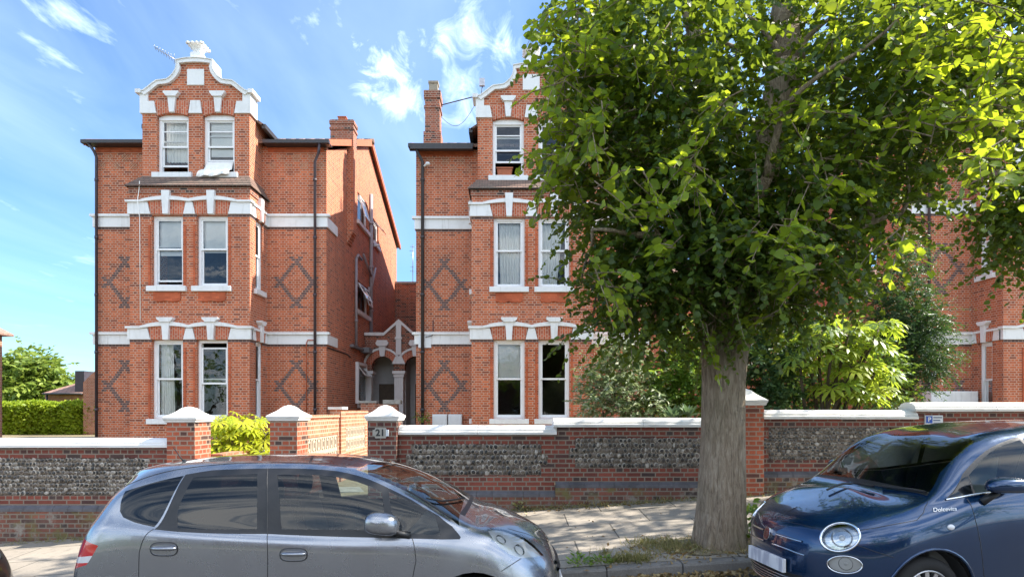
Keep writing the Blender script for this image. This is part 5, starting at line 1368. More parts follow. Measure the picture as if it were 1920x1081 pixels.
for i in range(12):
    q = MB()
    for a0, a1, z0, z1 in ((0, .07, 1.0, 2.6), (1.33, 1.4, 1.0, 2.6), (.07, 1.33, 1.0, 1.08), (.07, 1.33, 2.52, 2.6), (.07, 1.33, 1.77, 1.83)): q.box(-24+i*4+a0, -24+i*4+a1, -26.2, -26.05, z0, z1)
    wn_ = q.build('window', MATS['frame_paint'], oh)
    MB().add([(-23.93+i*4, -26.12, 1.08), (-22.67+i*4, -26.12, 1.08), (-22.67+i*4, -26.12, 2.52), (-23.93+i*4, -26.12, 2.52)], [(0,1,2,3)]).build('pane', MATS['window_glass'], wn_, recalc=False)
MB().box(-26, 24, -32.9, -32.6, -1.5, 4.9).build('rear_wall', MATS['garden_brick'], oh)
# ------------------------------------------------------------------ cars: a smooth half shell through measured sections, cut into panels
def paint(key, c, metal, rough, flake=.10):
    t = NT(key); p = t.obj()
    n = t.noise(p, 300, 1, .5)
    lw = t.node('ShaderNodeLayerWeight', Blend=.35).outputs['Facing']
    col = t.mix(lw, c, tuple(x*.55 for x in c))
    col = t.mix(t.mapr(n, .45, .7, 0, flake), col, tuple(min(1, x*2.2+.03) for x in c))
    dust = t.noise(p, 3.2, 5, .65)
    t.set(color=col, metal=metal, rough=t.mapr(dust, .4, .75, rough, rough+.10), coat=1.0, coatr=.03)
    return t.done(key)
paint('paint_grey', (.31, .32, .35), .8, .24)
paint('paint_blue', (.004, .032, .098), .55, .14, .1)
paint('paint_black', (.015, .012, .013), .3, .3)
plain('car_trim', (.018, .018, .02), .45, var=.2)
plain('car_plastic', (.03, .03, .032), .6, var=.2)
plain('tyre', (.018, .017, .017), .85, var=.3)
plain('alloy', (.55, .55, .57), .28, .9, var=.15)
plain('chrome', (.85, .85, .87), .08, 1.0, var=.05, bump=0)
plain('seat_cloth', (.05, .055, .065), .9, var=.3)
plain('seat_pale', (.52, .49, .44), .8, var=.2)
plain('dash_grey', (.20, .20, .19), .7, var=.2)
plain('plate_white', (.78, .78, .80), .4, var=.08)
t = NT('plate_smudge'); p = t.obj()
n = t.noise(t.mapping(p, (10, 10, 2.5)), 1.6, 2, .4)
t.set(color=t.mix(t.mapr(n, .42, .62, 0, .75), (.78, .78, .80), (.36, .37, .45)), rough=.4); t.done('plate_smudge')
plain('badge_red', (.16, .03, .03), .3, var=.2)
plain('lamp_inner', (.50, .52, .54), .15, .9, var=.2)
def car_glass(key, tint, refl=.12):
    t = NT(key)
    fr = t.node('ShaderNodeFresnel', IOR=1.52).outputs[0]
    gl = t.node('ShaderNodeBsdfGlossy', Roughness=.01, Color=(1, 1, 1)).outputs[0]
    tr = t.node('ShaderNodeBsdfTransparent', Color=tint).outputs[0]
    ms = t.node('ShaderNodeMixShader', Fac=t.mapr(fr, 0, 1, refl, 1.0)); t.l.new(tr, ms.inputs[1]); t.l.new(gl, ms.inputs[2])
    t.l.new(ms.outputs[0], t.n['Material Output'].inputs[0]); return t.done(key)
car_glass('glass_clear', (.60, .68, .67), .0); car_glass('glass_tint', (.09, .10, .12), .005); car_glass('glass_lamp', (.95, .97, .97), .06); car_glass('glass_screen', (.82, .86, .82), .03)
t = NT('lamp_red'); t.set(color=(.55, .012, .02), rough=.12, coat=1.0); t.done('lamp_red')
t = NT('lamp_white'); t.set(color=(.72, .70, .70), rough=.2, coat=1.0); t.done('lamp_white')

def spline_slopes(P, z0, z1):
    # C2 cubic through P (n values on uniform knots); z0/z1: True = zero end slope (mirror plane), False = natural
    n = len(P); A = np.zeros((n, n)); b = np.zeros(n)
    for i in range(1, n-1): A[i, i-1:i+2] = (1, 4, 1); b[i] = 3*(P[i+1]-P[i-1])
    if z0: A[0, 0] = 1
    else: A[0, :2] = (2, 1); b[0] = 3*(P[1]-P[0])
    if z1: A[-1, -1] = 1
    else: A[-1, -2:] = (1, 2); b[-1] = 3*(P[-1]-P[-2])
    return np.linalg.solve(A, b)
def spline_eval(P, M, t):
    i = np.clip(np.floor(t).astype(int), 0, len(P)-2); f = t-i
    h00 = 2*f**3-3*f**2+1; h10 = f**3-2*f**2+f; h01 = -2*f**3+3*f**2; h11 = f**3-f**2
    return h00*P[i]+h10*M[i]+h01*P[i+1]+h11*M[i+1]
class Shell:
    """half car shell; table[c][r] = (a forward, b inward from the near side, h height); world = frame(a, b, h)"""
    def __init__(s, table, half, frame):
        s.T = np.array(table, float); s.nc, s.nr = s.T.shape[:2]; s.half = half; s.frame = frame
        s.NU, s.NV = 12*(s.nc-1), 10*(s.nr-1)
        us = np.linspace(0, s.nc-1, s.NU+1); vs = np.linspace(0, s.nr-1, s.NV+1)
        s.grid = s.eval_grid(us, vs)
        W = np.array([[frame(*p) for p in row] for row in s.grid])
        s.W = W
        gu = np.gradient(W, axis=0); gv = np.gradient(W, axis=1); nn = np.cross(gu, gv); nn /= np.maximum(np.linalg.norm(nn, axis=2, keepdims=True), 1e-12)
        cen = np.array(frame(float(s.T[..., 0].mean()), half, .55)); sg = np.sign(((W-cen)*nn).sum(2)); s.N = nn*np.where(np.median(sg) < 0, -1, 1)
        V = [Vector(p) for p in W.reshape(-1, 3)]; q = s.NV+1; Fq = []
        for i in range(s.NU):
            for j in range(s.NV): Fq += [(i*q+j, (i+1)*q+j, (i+1)*q+j+1), (i*q+j, (i+1)*q+j+1, i*q+j+1)]
        s.Fq = Fq; s.V = V; s.bvh = BVHTree.FromPolygons(V, Fq)
        s.du = (s.nc-1)/s.NU; s.dv = (s.nr-1)/s.NV
    def eval_grid(s, us, vs):
        # interpolate along columns' rows first (v), then along u
        out = np.zeros((s.nc, len(vs), 3))
        for c in range(s.nc):
            end = c in (0, s.nc-1)
            for k in range(3):
                P = s.T[c, :, k]; M = spline_slopes(P, False, (not end) and k != 1); out[c, :, k] = spline_eval(P, M, vs)
        G_ = np.zeros((len(us), len(vs), 3))
        for j, v in enumerate(vs):
            mir = v < s.nr-2.5
            for k in range(3):
                P = out[:, j, k]; M = spline_slopes(P, mir and k != 1, mir and k != 1); G_[:, j, k] = spline_eval(P, M, us)
        return G_
    def at(s, u, v):
        # bilinear read of the dense grid: local coordinates
        x = min(max(u/s.du, 0), s.NU-1e-6); y = min(max(v/s.dv, 0), s.NV-1e-6); i, j = int(x), int(y); f, g = x-i, y-j
        G_ = s.grid
        return (G_[i, j]*(1-f)+G_[i+1, j]*f)*(1-g)+(G_[i, j+1]*(1-f)+G_[i+1, j+1]*f)*g
    def nat(s, u, v):
        x = min(max(u/s.du, 0), s.NU-1e-6); y = min(max(v/s.dv, 0), s.NV-1e-6); i, j = int(x), int(y); f, g = x-i, y-j
        n = (s.N[i, j]*(1-f)+s.N[i+1, j]*f)*(1-g)+(s.N[i, j+1]*(1-f)+s.N[i+1, j+1]*f)*g
        return n/max(np.linalg.norm(n), 1e-9)
    def hit(s, o, d):
        loc, nor, idx, dist = s.bvh.ray_cast(Vector(o), Vector(d).normalized())
        if loc is None: return None
        a, b, c = [s.V[i] for i in s.Fq[idx]]
        n = (b-a).cross(c-a); A = n.dot(n)
        wb = (c-a).cross(loc-a).dot(-n)/A; wc = (b-a).cross(loc-a).dot(n)/A
        k = idx//2; i, j = divmod(k, s.NV)
        if idx % 2 == 0: u, v = i+wb+wc, j+wc
        else: u, v = i+wb, j+wb+wc
        return (u*s.du, v*s.dv)
    def near_px(s, x, y):
        h = s.hit((0, 0, EYE), ((x-CX)/F, 1, (HY-y)/F))
        if h is not None: return h
        # just off the silhouette: the closest point of the shell to that line of sight
        d = np.array([(x-CX)/F, 1, (HY-y)/F]); W = s.W.reshape(-1, 3)
        pr = np.stack([CX+F*W[:, 0]/W[:, 1], HY-F*(W[:, 2]-EYE)/W[:, 1]], 1)
        i = int(((pr-np.array([x, y]))**2).sum(1).argmin()); i, j = divmod(i, s.NV+1)
        return (i*s.du, j*s.dv)
    def side(s, a, h):
        o = s.frame(a, -2.0, h); e = s.frame(a, 1.0, h)
        q = s.hit(o, Vector(e)-Vector(o))
        if q is None:
            g = s.grid[:, :int(s.NV*.8)]; dd = (g[..., 0]-a)**2+(g[..., 2]-h)**2; i, j = np.unravel_index(dd.argmin(), dd.shape); q = (i*s.du, j*s.dv)
        return q
    def cen(s, a):
        i = int(np.abs(s.grid[:, -1, 0]-a).argmin()); return (i*s.du, s.nr-1.0)
    def uv(s, p):
        if p[0] == 's': return s.side(p[1], p[2])
        if p[0] == 'c': return s.cen(p[1])
        if p[0] == 'uv': return (p[1], p[2])
        return s.near_px(*p)
    def pt(s, p, off=0.0):
        u, v = s.uv(p) if not (isinstance(p, tuple) and len(p) == 3 and p[0] == 'q') else (p[1], p[2])
        L = s.at(u, v); w = Vector(s.frame(*L))
        if off: w += s.normal(u, v)*off
        return w
    def normal(s, u, v):
        e = .06
        a = Vector(s.frame(*s.at(min(u+e, s.nc-1), v)))-Vector(s.frame(*s.at(max(u-e, 0), v)))
        b = Vector(s.frame(*s.at(u, min(v+e, s.nr-1))))-Vector(s.frame(*s.at(u, max(v-e, 0))))
        n = a.cross(b).normalized(); c = Vector(s.frame(*s.at(u, v)))-Vector(s.frame(-.9, s.half, .6))
        return n if n.dot(c) > 0 else -n
    def line(s, pts, off=.0, n=8):
        uv = [s.uv(p) for p in pts]; out = []
        for (a, b) in zip(uv, uv[1:]):
            for i in range(n): out.append((a[0]+(b[0]-a[0])*i/n, a[1]+(b[1]-a[1])*i/n))
        out.append(uv[-1]); return [s.pt(('q', *q), off) for q in out]
    def mirror(s, w): return w  # replaced per car
    def cut(s, regions, nu=7, nv=7):
        """regions: list of (key, [points]); returns {key: (verts_local, faces)}; first match wins"""
        polys = []
        for key, pts in regions:
            uv = [s.uv(p) for p in pts]; dense = []
            for a, b in zip(uv, uv[1:]+uv[:1]):
                n = max(1, int(math.hypot((a[0]-b[0])*nu, (a[1]-b[1])*nv)))
                for i in range(n): dense.append((a[0]+(b[0]-a[0])*i/n, a[1]+(b[1]-a[1])*i/n))
            polys.append((key, dense))
        vs, es = [], []
        for _, d in polys:
            b = len(vs); vs += d; es += [(b+i, b+(i+1) % len(d)) for i in range(len(d))]
        U, V_ = s.nc-1, s.nr-1
        pin = [np.array(d) for _, d in polys]
        for i in range(U*nu+1):
            for j in range(V_*nv+1):
                p = (i/nu, j/nv)
                if 0 < i < U*nu and 0 < j < V_*nv and any((np.abs(q-p).sum(1)).min() < .35/nu for q in pin): continue
                vs.append(p)
        vv, ee, ff, *_ = delaunay_2d_cdt([Vector((p[0], p[1])) for p in vs], es, [], 0, 1e-5)
        def inside(p, poly):
            r = False; x, y = p
            for (x0, y0), (x1, y1) in zip(poly, poly[1:]+poly[:1]):
                if (y0 > y) != (y1 > y) and x < (x1-x0)*(y-y0)/(y1-y0)+x0: r = not r
            return r
        loc = s.eval_pts([(min(max(p.x, 0), U), min(max(p.y, 0), V_)) for p in vv])
        nrm_all = [s.nat(min(max(p.x, 0), U), min(max(p.y, 0), V_)) for p in vv]
        out = {}; s.kn = {}
        bb = [(min(x for x, _ in d), max(x for x, _ in d), min(y for _, y in d), max(y for _, y in d)) for _, d in polys]
        for f in ff:
            cx_ = sum(vv[i].x for i in f)/3; cy_ = sum(vv[i].y for i in f)/3
            if not (0 <= cx_ <= U and 0 <= cy_ <= V_): continue
            key = 'body'
            for (k, d), b in zip(polys, bb):
                if b[0] <= cx_ <= b[1] and b[2] <= cy_ <= b[3] and inside((cx_, cy_), d): key = k; break
            out.setdefault(key, []).append(tuple(f))
        res = {}
        for k, fl in out.items():
            used = sorted({i for f in fl for i in f}); mp = {i: n for n, i in enumerate(used)}
            res[k] = ([tuple(loc[i]) for i in used], [tuple(mp[i] for i in f) for f in fl]); s.kn[k] = [nrm_all[i] for i in used]
        return res
    def eval_pts(s, q):
        # smooth evaluation: bicubic on the dense grid is not needed, the grid is fine
        return np.array([s.at(u, v) for u, v in q])

def wheel(parent, c, ax, r=.30, w=.19, spokes=10, name='wheel', mat='alloy'):
    """c world centre of the outer face, ax unit vector pointing outward"""
    ax = Vector(ax).normalized(); up = Vector((0, 0, 1)); sx = up.cross(ax).normalized(); up = ax.cross(sx)
    def mp(x, y, z): return Vector(c)+sx*x+up*z+ax*y
    prof = [(r*.66, -w), (r*.93, -w), (r, -w*.82), (r, -w*.18), (r*.955, -.01), (r*.86, .006), (r*.70, -.004), (r*.66, -.02)]
    t_ = MB().lathe(prof, (0, 0, 0), 40, axis='y', mp=mp, cap=False).build(name, MATS['tyre'], parent, uvs=False)
    m = MB().lathe([(r*.655, -w*.9), (r*.67, -.02), (r*.69, -.006), (r*.66, .0), (r*.63, -.012), (r*.60, -.05), (r*.60, -.09)], (0, 0, 0), 40, axis='y', mp=mp, cap=False)
    for k in range(spokes):
        an = 2*math.pi*k/spokes; ca, sa = math.cos(an), math.sin(an)
        pts = [(-.022, r*.12), (.022, r*.12), (.016, r*.63), (-.016, r*.63)]
        m.prism(pts, -.05, -.018, 'xz', 0, lambda x, y, z, ca=ca, sa=sa: mp(x*ca-z*sa, y, x*sa+z*ca))
    m.lathe([(r*.001, -.012), (r*.16, -.015), (r*.19, -.03), (r*.19, -.06)], (0, 0, 0), 24, axis='y', mp=mp)
    m.build('rim', MATS[mat], t_, uvs=False)
    MB().lathe([(.001, -.10), (r*.64, -.10), (r*.64, -.105)], (0, 0, 0), 30, axis='y', mp=mp).build('brake_disc', MATS['car_plastic'], t_, uvs=False)
    return t_

def car(name, label, sh, mirror, regions, spec, root_loc, paint_mat):
    C_ = thing(name, label, 'car', root_loc)
    res = sh.cut(regions)
    fr = sh.frame
    def both(k):
        v, f = res[k]
        near = [fr(*p) for p in v]; far = [fr(p[0], 2*sh.half-p[1], p[2]) for p in v]
        return near, far, f
    parts = {}
    from mathutils.kdtree import KDTree
    def smooth_normals(o, pts, nrs):
        kd = KDTree(len(pts))
        for i, p in enumerate(pts): kd.insert(p, i)
        kd.balance(); off = Vector(root_loc); me = o.data
        ns = [Vector(nrs[kd.find(Vector(v.co)+off)[1]]) for v in me.vertices]
        if sum(ns[p.vertices[0]].dot(p.normal) for p in me.polygons) < 0: me.flip_normals()
        me.normals_split_custom_set_from_vertices(ns)
    for k in res:
        if k == 'hole': continue
        nm, mat, mode, par = spec.get(k, ('body', paint_mat, 'join', None))
        near, far, f = both(k)
        p_ = parts.get(par, C_) if par else C_
        pf = parts.get(par+'_far', p_) if par else C_
        if mode == 'join':
            m = MB().add(near, f, 0, None, True).add(far, [tuple(reversed(q)) for q in f], 0, None, True)
            o = m.build(nm, MATS[mat], p_, uvs=False); parts[k] = o
            nn = [Vector(q) for q in sh.kn[k]]; smooth_normals(o, near+far, nn+[sh.nflip(q) for q in nn])
        else:
            parts[k] = MB().add(near, f, 0, None, True).build(nm, MATS[mat], p_, uvs=False)
            parts[k+'_far'] = MB().add(far, [tuple(reversed(q)) for q in f], 0, None, True).build(nm, MATS[mat], pf, uvs=False)
            nn = [Vector(q) for q in sh.kn[k]]; smooth_normals(parts[k], near, nn); smooth_normals(parts[k+'_far'], far, [sh.nflip(q) for q in nn])
    return C_, parts
def tubes(sh, parent, name, lines, r, mat, off=0.0, mirror=True, n=8, cap=False, sep=False, parent_far=None):
    objs = []
    if name == 'shut_line': sep = True
    for pts in lines:
        m = MB(); m2 = MB()
        W_ = sh.line(pts, off, n); m.tube(W_, r, 6, cap=cap)
        if mirror: (m2 if sep else m).tube([sh.flip(p) for p in W_], r, 6, cap=cap)
        objs.append(m.build(name, MATS[mat], parent, uvs=False, weld=False, recalc=False))
        if mirror and sep: objs.append(m2.build(name, MATS[mat], parent_far or parent, uvs=False, weld=False, recalc=False))
    return objs
def circ(a, h, r, n=28): return [('s', a+r*math.cos(2*math.pi*i/n), h+r*math.sin(2*math.pi*i/n)) for i in range(n)]
def seat(parent, mp, mat='seat_cloth'):
    """mp(x forward, y lateral, z up) from the seat's floor point"""
    m = MB()
    m.lathe([(.001, .26), (.20, .27), (.25, .31), (.25, .38), (.21, .42), (.001, .43)], (0, 0, 0), 16, mp=mp)
    o = m.build('seat', MATS[mat], parent, uvs=False)
    b = MB(); vs, fs = [], []
    for j in range(9):
        t_ = j/8; z = .36+.58*t_; w = .23-.05*t_**2; x = -.20-.16*t_
        for i in range(14):
            an = 2*math.pi*i/14; vs.append(tuple(mp(x+.065*math.sin(an), w*math.copysign(abs(math.cos(an))**.6, math.cos(an)), z)))
    for j in range(8):
        for i in range(14): fs.append((j*14+i, j*14+(i+1) % 14, (j+1)*14+(i+1) % 14, (j+1)*14+i))
    fs += [tuple(range(14)), tuple(reversed([8*14+i for i in range(14)]))]
    b.add(vs, fs, 0, None, True); b.build('backrest', MATS[mat], o, uvs=False)
    h = MB(); vs, fs = [], []
    for j in range(7):
        an2 = math.pi*(j+.5)/7; 
        for i in range(12):
            an = 2*math.pi*i/12; s_ = math.sin(an2)**.5
            vs.append(tuple(mp(-.39+.05*s_*math.sin(an), .14*s_*math.copysign(abs(math.cos(an))**.7, math.cos(an)), 1.07-.11*math.cos(an2))))
    for j in range(6):
        for i in range(12): fs.append((j*12+i, j*12+(i+1) % 12, (j+1)*12+(i+1) % 12, (j+1)*12+i))
    fs += [tuple(range(12)), tuple(reversed([6*12+i for i in range(12)]))]
    h.add(vs, fs, 0, None, True); h.tube([mp(-.37, .05, .93), mp(-.385, .05, 1.0)], .008).tube([mp(-.37, -.05, .93), mp(-.385, -.05, 1.0)], .008)
    h.build('headrest', MATS[mat], o, uvs=False)
    return o

# ================= grey hatchback facing right. Local a = world X, b inward from the near side, h = world Z
JY = 5.35; JH = .848
def jframe(a, b, h): return Vector((a, JY-JH+b, h))
def J(*rows): return [(x, JH-y, z) for x, y, z in rows]
jt = [
 J((.36,0,.15),(.42,0,.32),(.42,0,.50),(.38,0,.63),(.345,0,.70),(.315,0,.755),(.29,0,.795),(.255,0,.835)),
 J((.33,.33,.15),(.395,.33,.32),(.39,.33,.51),(.34,.33,.65),(.285,.33,.745),(.235,.30,.805),(.19,.18,.85),(.14,0,.90)),
 J((.20,.62,.15),(.25,.63,.32),(.23,.63,.53),(.15,.60,.73),(.07,.52,.845),(.03,.42,.90),(.0,.23,.945),(-.04,0,.965)),
 J((-.05,.79,.15),(-.03,.80,.34),(-.06,.80,.62),(-.12,.755,.85),(-.17,.65,.945),(-.19,.48,.985),(-.205,.25,1.01),(-.22,0,1.025)),
 J((-.36,.83,.14),(-.36,.84,.36),(-.36,.845,.72),(-.37,.80,.90),(-.38,.75,.965),(-.375,.67,1.01),(-.35,.36,1.045),(-.34,0,1.06)),
 J((-.76,.83,.12),(-.76,.845,.36),(-.76,.85,.775),(-.76,.815,.93),(-.785,.765,1.06),(-.826,.665,1.225),(-.76,.40,1.27),(-.72,0,1.29)),
 J((-1.25,.83,.09),(-1.25,.845,.34),(-1.25,.85,.795),(-1.25,.815,.935),(-1.26,.75,1.18),(-1.30,.61,1.395),(-1.28,.36,1.435),(-1.27,0,1.448)),
 J((-1.9,.83,.05),(-1.9,.845,.31),(-1.9,.85,.82),(-1.9,.815,.95),(-1.9,.745,1.21),(-1.92,.61,1.443),(-1.93,.36,1.485),(-1.94,0,1.495)),
 J((-2.55,.83,.02),(-2.55,.845,.30),(-2.55,.85,.845),(-2.55,.815,.985),(-2.57,.745,1.21),(-2.60,.61,1.432),(-2.62,.36,1.477),(-2.63,0,1.487)),
 J((-3.02,.815,.0),(-3.04,.83,.34),(-3.04,.835,.86),(-3.02,.79,1.04),(-2.99,.72,1.22),(-2.96,.60,1.385),(-3.02,.36,1.433),(-3.06,0,1.443)),
 J((-3.37,.74,.0),(-3.45,.745,.42),(-3.37,.75,.86),(-3.28,.69,1.07),(-3.20,.63,1.22),(-3.12,.53,1.335),(-3.2,.32,1.385),(-3.24,0,1.40)),
 J((-3.50,.40,.0),(-3.57,.40,.45),(-3.49,.40,.86),(-3.40,.37,1.07),(-3.33,.34,1.21),(-3.27,.29,1.32),(-3.28,.18,1.36),(-3.30,0,1.378)),
 J((-3.54,0,.0),(-3.61,0,.45),(-3.53,0,.86),(-3.43,0,1.07),(-3.36,0,1.21),(-3.32,0,1.30),(-3.318,0,1.335),(-3.315,0,1.362)),
]
js = Shell(jt, JH, jframe)
js.nflip = lambda n: Vector((n.x, -n.y, n.z))
js.flip = lambda p: Vector((p.x, 2*JY-p.y, p.z))
JW1, JW2 = -.295, -2.80
def jg(x): return slope(x)+.02
wr = .30
jr = [
 ('hole', circ(JW1, jg(JW1)+wr+.01, .352)), ('hole', circ(JW2, jg(JW2)+wr+.01, .352)),
 ('quarter_glass', [(235,920),(345,891),(289,987),(254,979),(231,969),(225,958),(226,945)]),
 ('rear_glass', [(363,894),(483,888),(482,990.5),(333,989.5),(333,960),(337,945)]),
 ('front_glass', [(520,889),(560,888.5),(622,892),(670,902.5),(716,921.5),(720,957),(722,994),(528,991)]),
 ('vent_glass', [(729,921),(760,935),(790,950),(816,966),(826,1003),(778,1000),(738,996)]),
 ('window_trim', [(348,889),(400,880.5),(480,877.5),(560,877.5),(630,882),(690,897),(726,913),(770,935),(823,966),(848,986),(864,1006),(862,1010),(828,1010.5),(760,1009),(700,1007),(500,1000),(332,996),(289,991.5)]),
 ('tail_red', [(156,997),(184,1022),(173,1041),(141,1037),(141.7,1021),(147,1008)]),
 ('tail_white', [(173,1041),(165,1054),(139.5,1052),(141,1037)]),
 ('tail_lower', [(165,1054),(162,1058),(138,1068),(139.5,1052)]),
 ('headlight', [(913,990.6),(945,991.5),(966,999),(984,1008),(1003,1023),(1019,1040),(977,1045),(955,1038),(937,1025),(924.5,1010)]),
 ('windscreen', [('c', -.44), ('c', -1.20), (694,868.5), (666,879), (700,893), (740,910),(780,930),(820,955),(846,972),(862,985)]),
 ('cowl', [('uv', 4.08, 7), ('uv', 4.08, 5.5), ('uv', 4.20, 5.5), ('uv', 4.20, 7)]),
 ('rear_screen', [('c', -3.325), ('uv', 11, 5.1), ('uv', 10.3, 4.9), ('uv', 10.35, 3.6), ('uv', 11, 3.25), ('uv', 12, 3.2), ('uv', 12, 5.2)]),
 ('door_front', [(501,996), (501,877),(560,876),(632,880.5),(692,895.5),(728,912),(775,1006),(779,1040),('s', -.78, .45),('s', -.82, .17),('s', -1.86, .12),(502,1045)]),
 ('door_rear', [(501,996), (501,877),(480,876.5),(398,879.5),(345,888.5),(287.5,989),(268,1012),(261,1035),(260,1081),('s', -2.60, .50),('s', -2.42, .36),('s', -2.38, .12),('s', -1.86, .12),(502,1045)]),
]
jspec = {'quarter_glass': ('window', 'glass_tint', 'sep', None), 'rear_glass': ('window', 'glass_tint', 'sep', 'door_rear'), 'front_glass': ('window', 'glass_clear', 'sep', 'door_front'),
 'vent_glass': ('window', 'glass_clear', 'sep', None), 'window_trim': ('window_trim', 'car_trim', 'sep', None), 'tail_red': ('tail_light', 'lamp_red', 'sep', None), 'tail_white': ('reversing_lens', 'lamp_white', 'sep', 'tail_red'),
 'tail_lower': ('lower_lens', 'lamp_red', 'sep', 'tail_red'), 'headlight': ('headlight', 'glass_lamp', 'sep', None), 'windscreen': ('windscreen', 'glass_screen', 'join', None), 'cowl': ('cowl', 'car_trim', 'join', None),
 'rear_screen': ('rear_window', 'glass_tint', 'join', None), 'door_front': ('door', 'paint_grey', 'sep', None), 'door_rear': ('door', 'paint_grey', 'sep', None)}
def order(res, first): return {k: res[k] for k in [q for q in first if q in res]+[q for q in res if q not in first]}
_cut = Shell.cut
def cut_sorted(s, regions, *a, **k):
    r = _cut(s, regions, *a, **k)
    return order(r, ['body', 'door_front', 'door_rear', 'door', 'tail_red', 'headlight'])
Shell.cut = cut_sorted
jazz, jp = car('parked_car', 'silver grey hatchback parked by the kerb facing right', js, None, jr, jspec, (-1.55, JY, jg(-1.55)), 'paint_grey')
jd, jdf = jp['door_front'], jp['door_front_far']
# shut lines
tubes(js, jazz, 'shut_line', [[(501.5,879),(501.5,1000),(502,1045),('s', -1.875, .5),('s', -1.86, .14)], [(772,1006),(776,1020),(780,1050),('s', -.79, .45),('s', -.82, .17)], [(288,991),(268,1012),(261,1035),(260,1081),('s', -2.60, .50),('s', -2.42, .36),('s', -2.38, .12)],
   [(977,1046),(960,1057),(940,1070)], [('c', .18),(1030,1012),(1016,1010),(985,999),(952,990)]], .0035, 'car_trim', -.001)
tubes(js, jazz, 'roof_seam', [[(233,911),(285,891),(350,877),(420,869.5),(500,866.5),(580,868),(650,875)]], .004, 'car_trim', -.001, sep=True)
def handle(sh, parent, x0, x1, y0, y1, parent_far):
    for fl, par in ((False, parent), (True, parent_far)):
        g = lambda p: sh.flip(p) if fl else p
        xm, ym, hw, hh = (x0+x1)/2, (y0+y1)/2, (x1-x0)/2, (y1-y0)/2
        n = 22; ring = []
        for i in range(n):
            an = 2*math.pi*i/n; cx_, sy_ = math.copysign(abs(math.cos(an))**.55, math.cos(an)), math.copysign(abs(math.sin(an))**.8, math.sin(an))
            ring.append((xm+hw*cx_, ym+hh*sy_))
        out = [g(sh.pt(q, .002)) for q in ring]; inn = [g(sh.pt((xm+(q[0]-xm)*.93, ym+(q[1]-ym)*.86), .004)) for q in ring]
        m = MB(); nn = n
        m.add(out+inn, [(i, (i+1) % n, n+(i+1) % n, n+i) for i in range(n)], 1, None, True)
        ins = [g(sh.pt((xm+(q[0]-xm)*.90, ym+(q[1]-ym)*.80), -.012 if q[1] > ym else .003)) for q in ring]
        m.add(inn+ins, [(i, (i+1) % n, n+(i+1) % n, n+i) for i in range(n)], 0, None, True); m.add(ins, [tuple(range(n))], 0, None, True)
        bar = []
        for i in range(7):
            u = -1+2*i/6; bar.append(g(sh.pt((xm+hw*.9*u, ym-hh*.12), .018*(1-abs(u)**3)+.004)))
        m.tube(bar, [.008]+[.0145]*5+[.008], 8, 0)
        m.build('handle', [parent.data.materials[0], MATS['car_trim']], par, uvs=False, weld=False)
handle(js, jp['door_rear'], 281, 334, 1015, 1042, jp['door_rear_far']); handle(js, jp['door_front'], 524, 577, 1026, 1052, jp['door_front_far'])
# lamps' insides
def lamp_inside(sh, parent, cxy, r, parent_far, depth=.05):
    for fl, par in ((False, parent), (True, parent_far)):
        for (x, y), rr in zip(cxy, r):
            u, v = sh.uv((x, y)); c = sh.pt(('q', u, v), -depth); nrm_ = sh.normal(u, v); 
            if fl: c = sh.flip(c); nrm_ = Vector((nrm_.x, -nrm_.y, nrm_.z)) if sh is js else sh.flipn(nrm_)
            q = nrm_.to_track_quat('Z', 'Y').to_matrix()
            def mp(a, b, z, c=c, q=q): return c+q@Vector((a, b, z))
            MB().lathe([(.001, -.03), (rr*.6, -.02), (rr, .012)], (0, 0, 0), 20, mp=mp, cap=False).build('reflector', MATS['lamp_inner'], par, uvs=False)
            if sh is not js: MB().lathe([(.001, .01), (rr*.3, .005), (rr*.38, -.02)], (0, 0, 0), 14, mp=mp).build('bulb', MATS['lamp_white'], par, uvs=False)
lamp_inside(js, jp['headlight'], [(941,1008), (976,1028)], [.045, .05], jp['headlight_far'], .022)
def housing(sh, parts, key, d, mat='lamp_white'):
    for sfx in ('', '_far'):
        o = parts[key+sfx]; me = o.data; off = root_of(o).location
        vs = [Vector(v.co)+off for v in me.vertices]; ns = [Vector(v.normal) for v in me.vertices]
        c = Vector(sh.frame(-.9 if sh is not js else -1.5, sh.half, .6))
        sg = -1 if (vs[0]-c).dot(ns[0]) > 0 else 1
        MB().add([v+n*sg*d for v, n in zip(vs, ns)], [tuple(p.vertices) for p in me.polygons], 0, None, True).build('housing', MATS[mat], o, uvs=False)
housing(js, jp, 'headlight', .02)
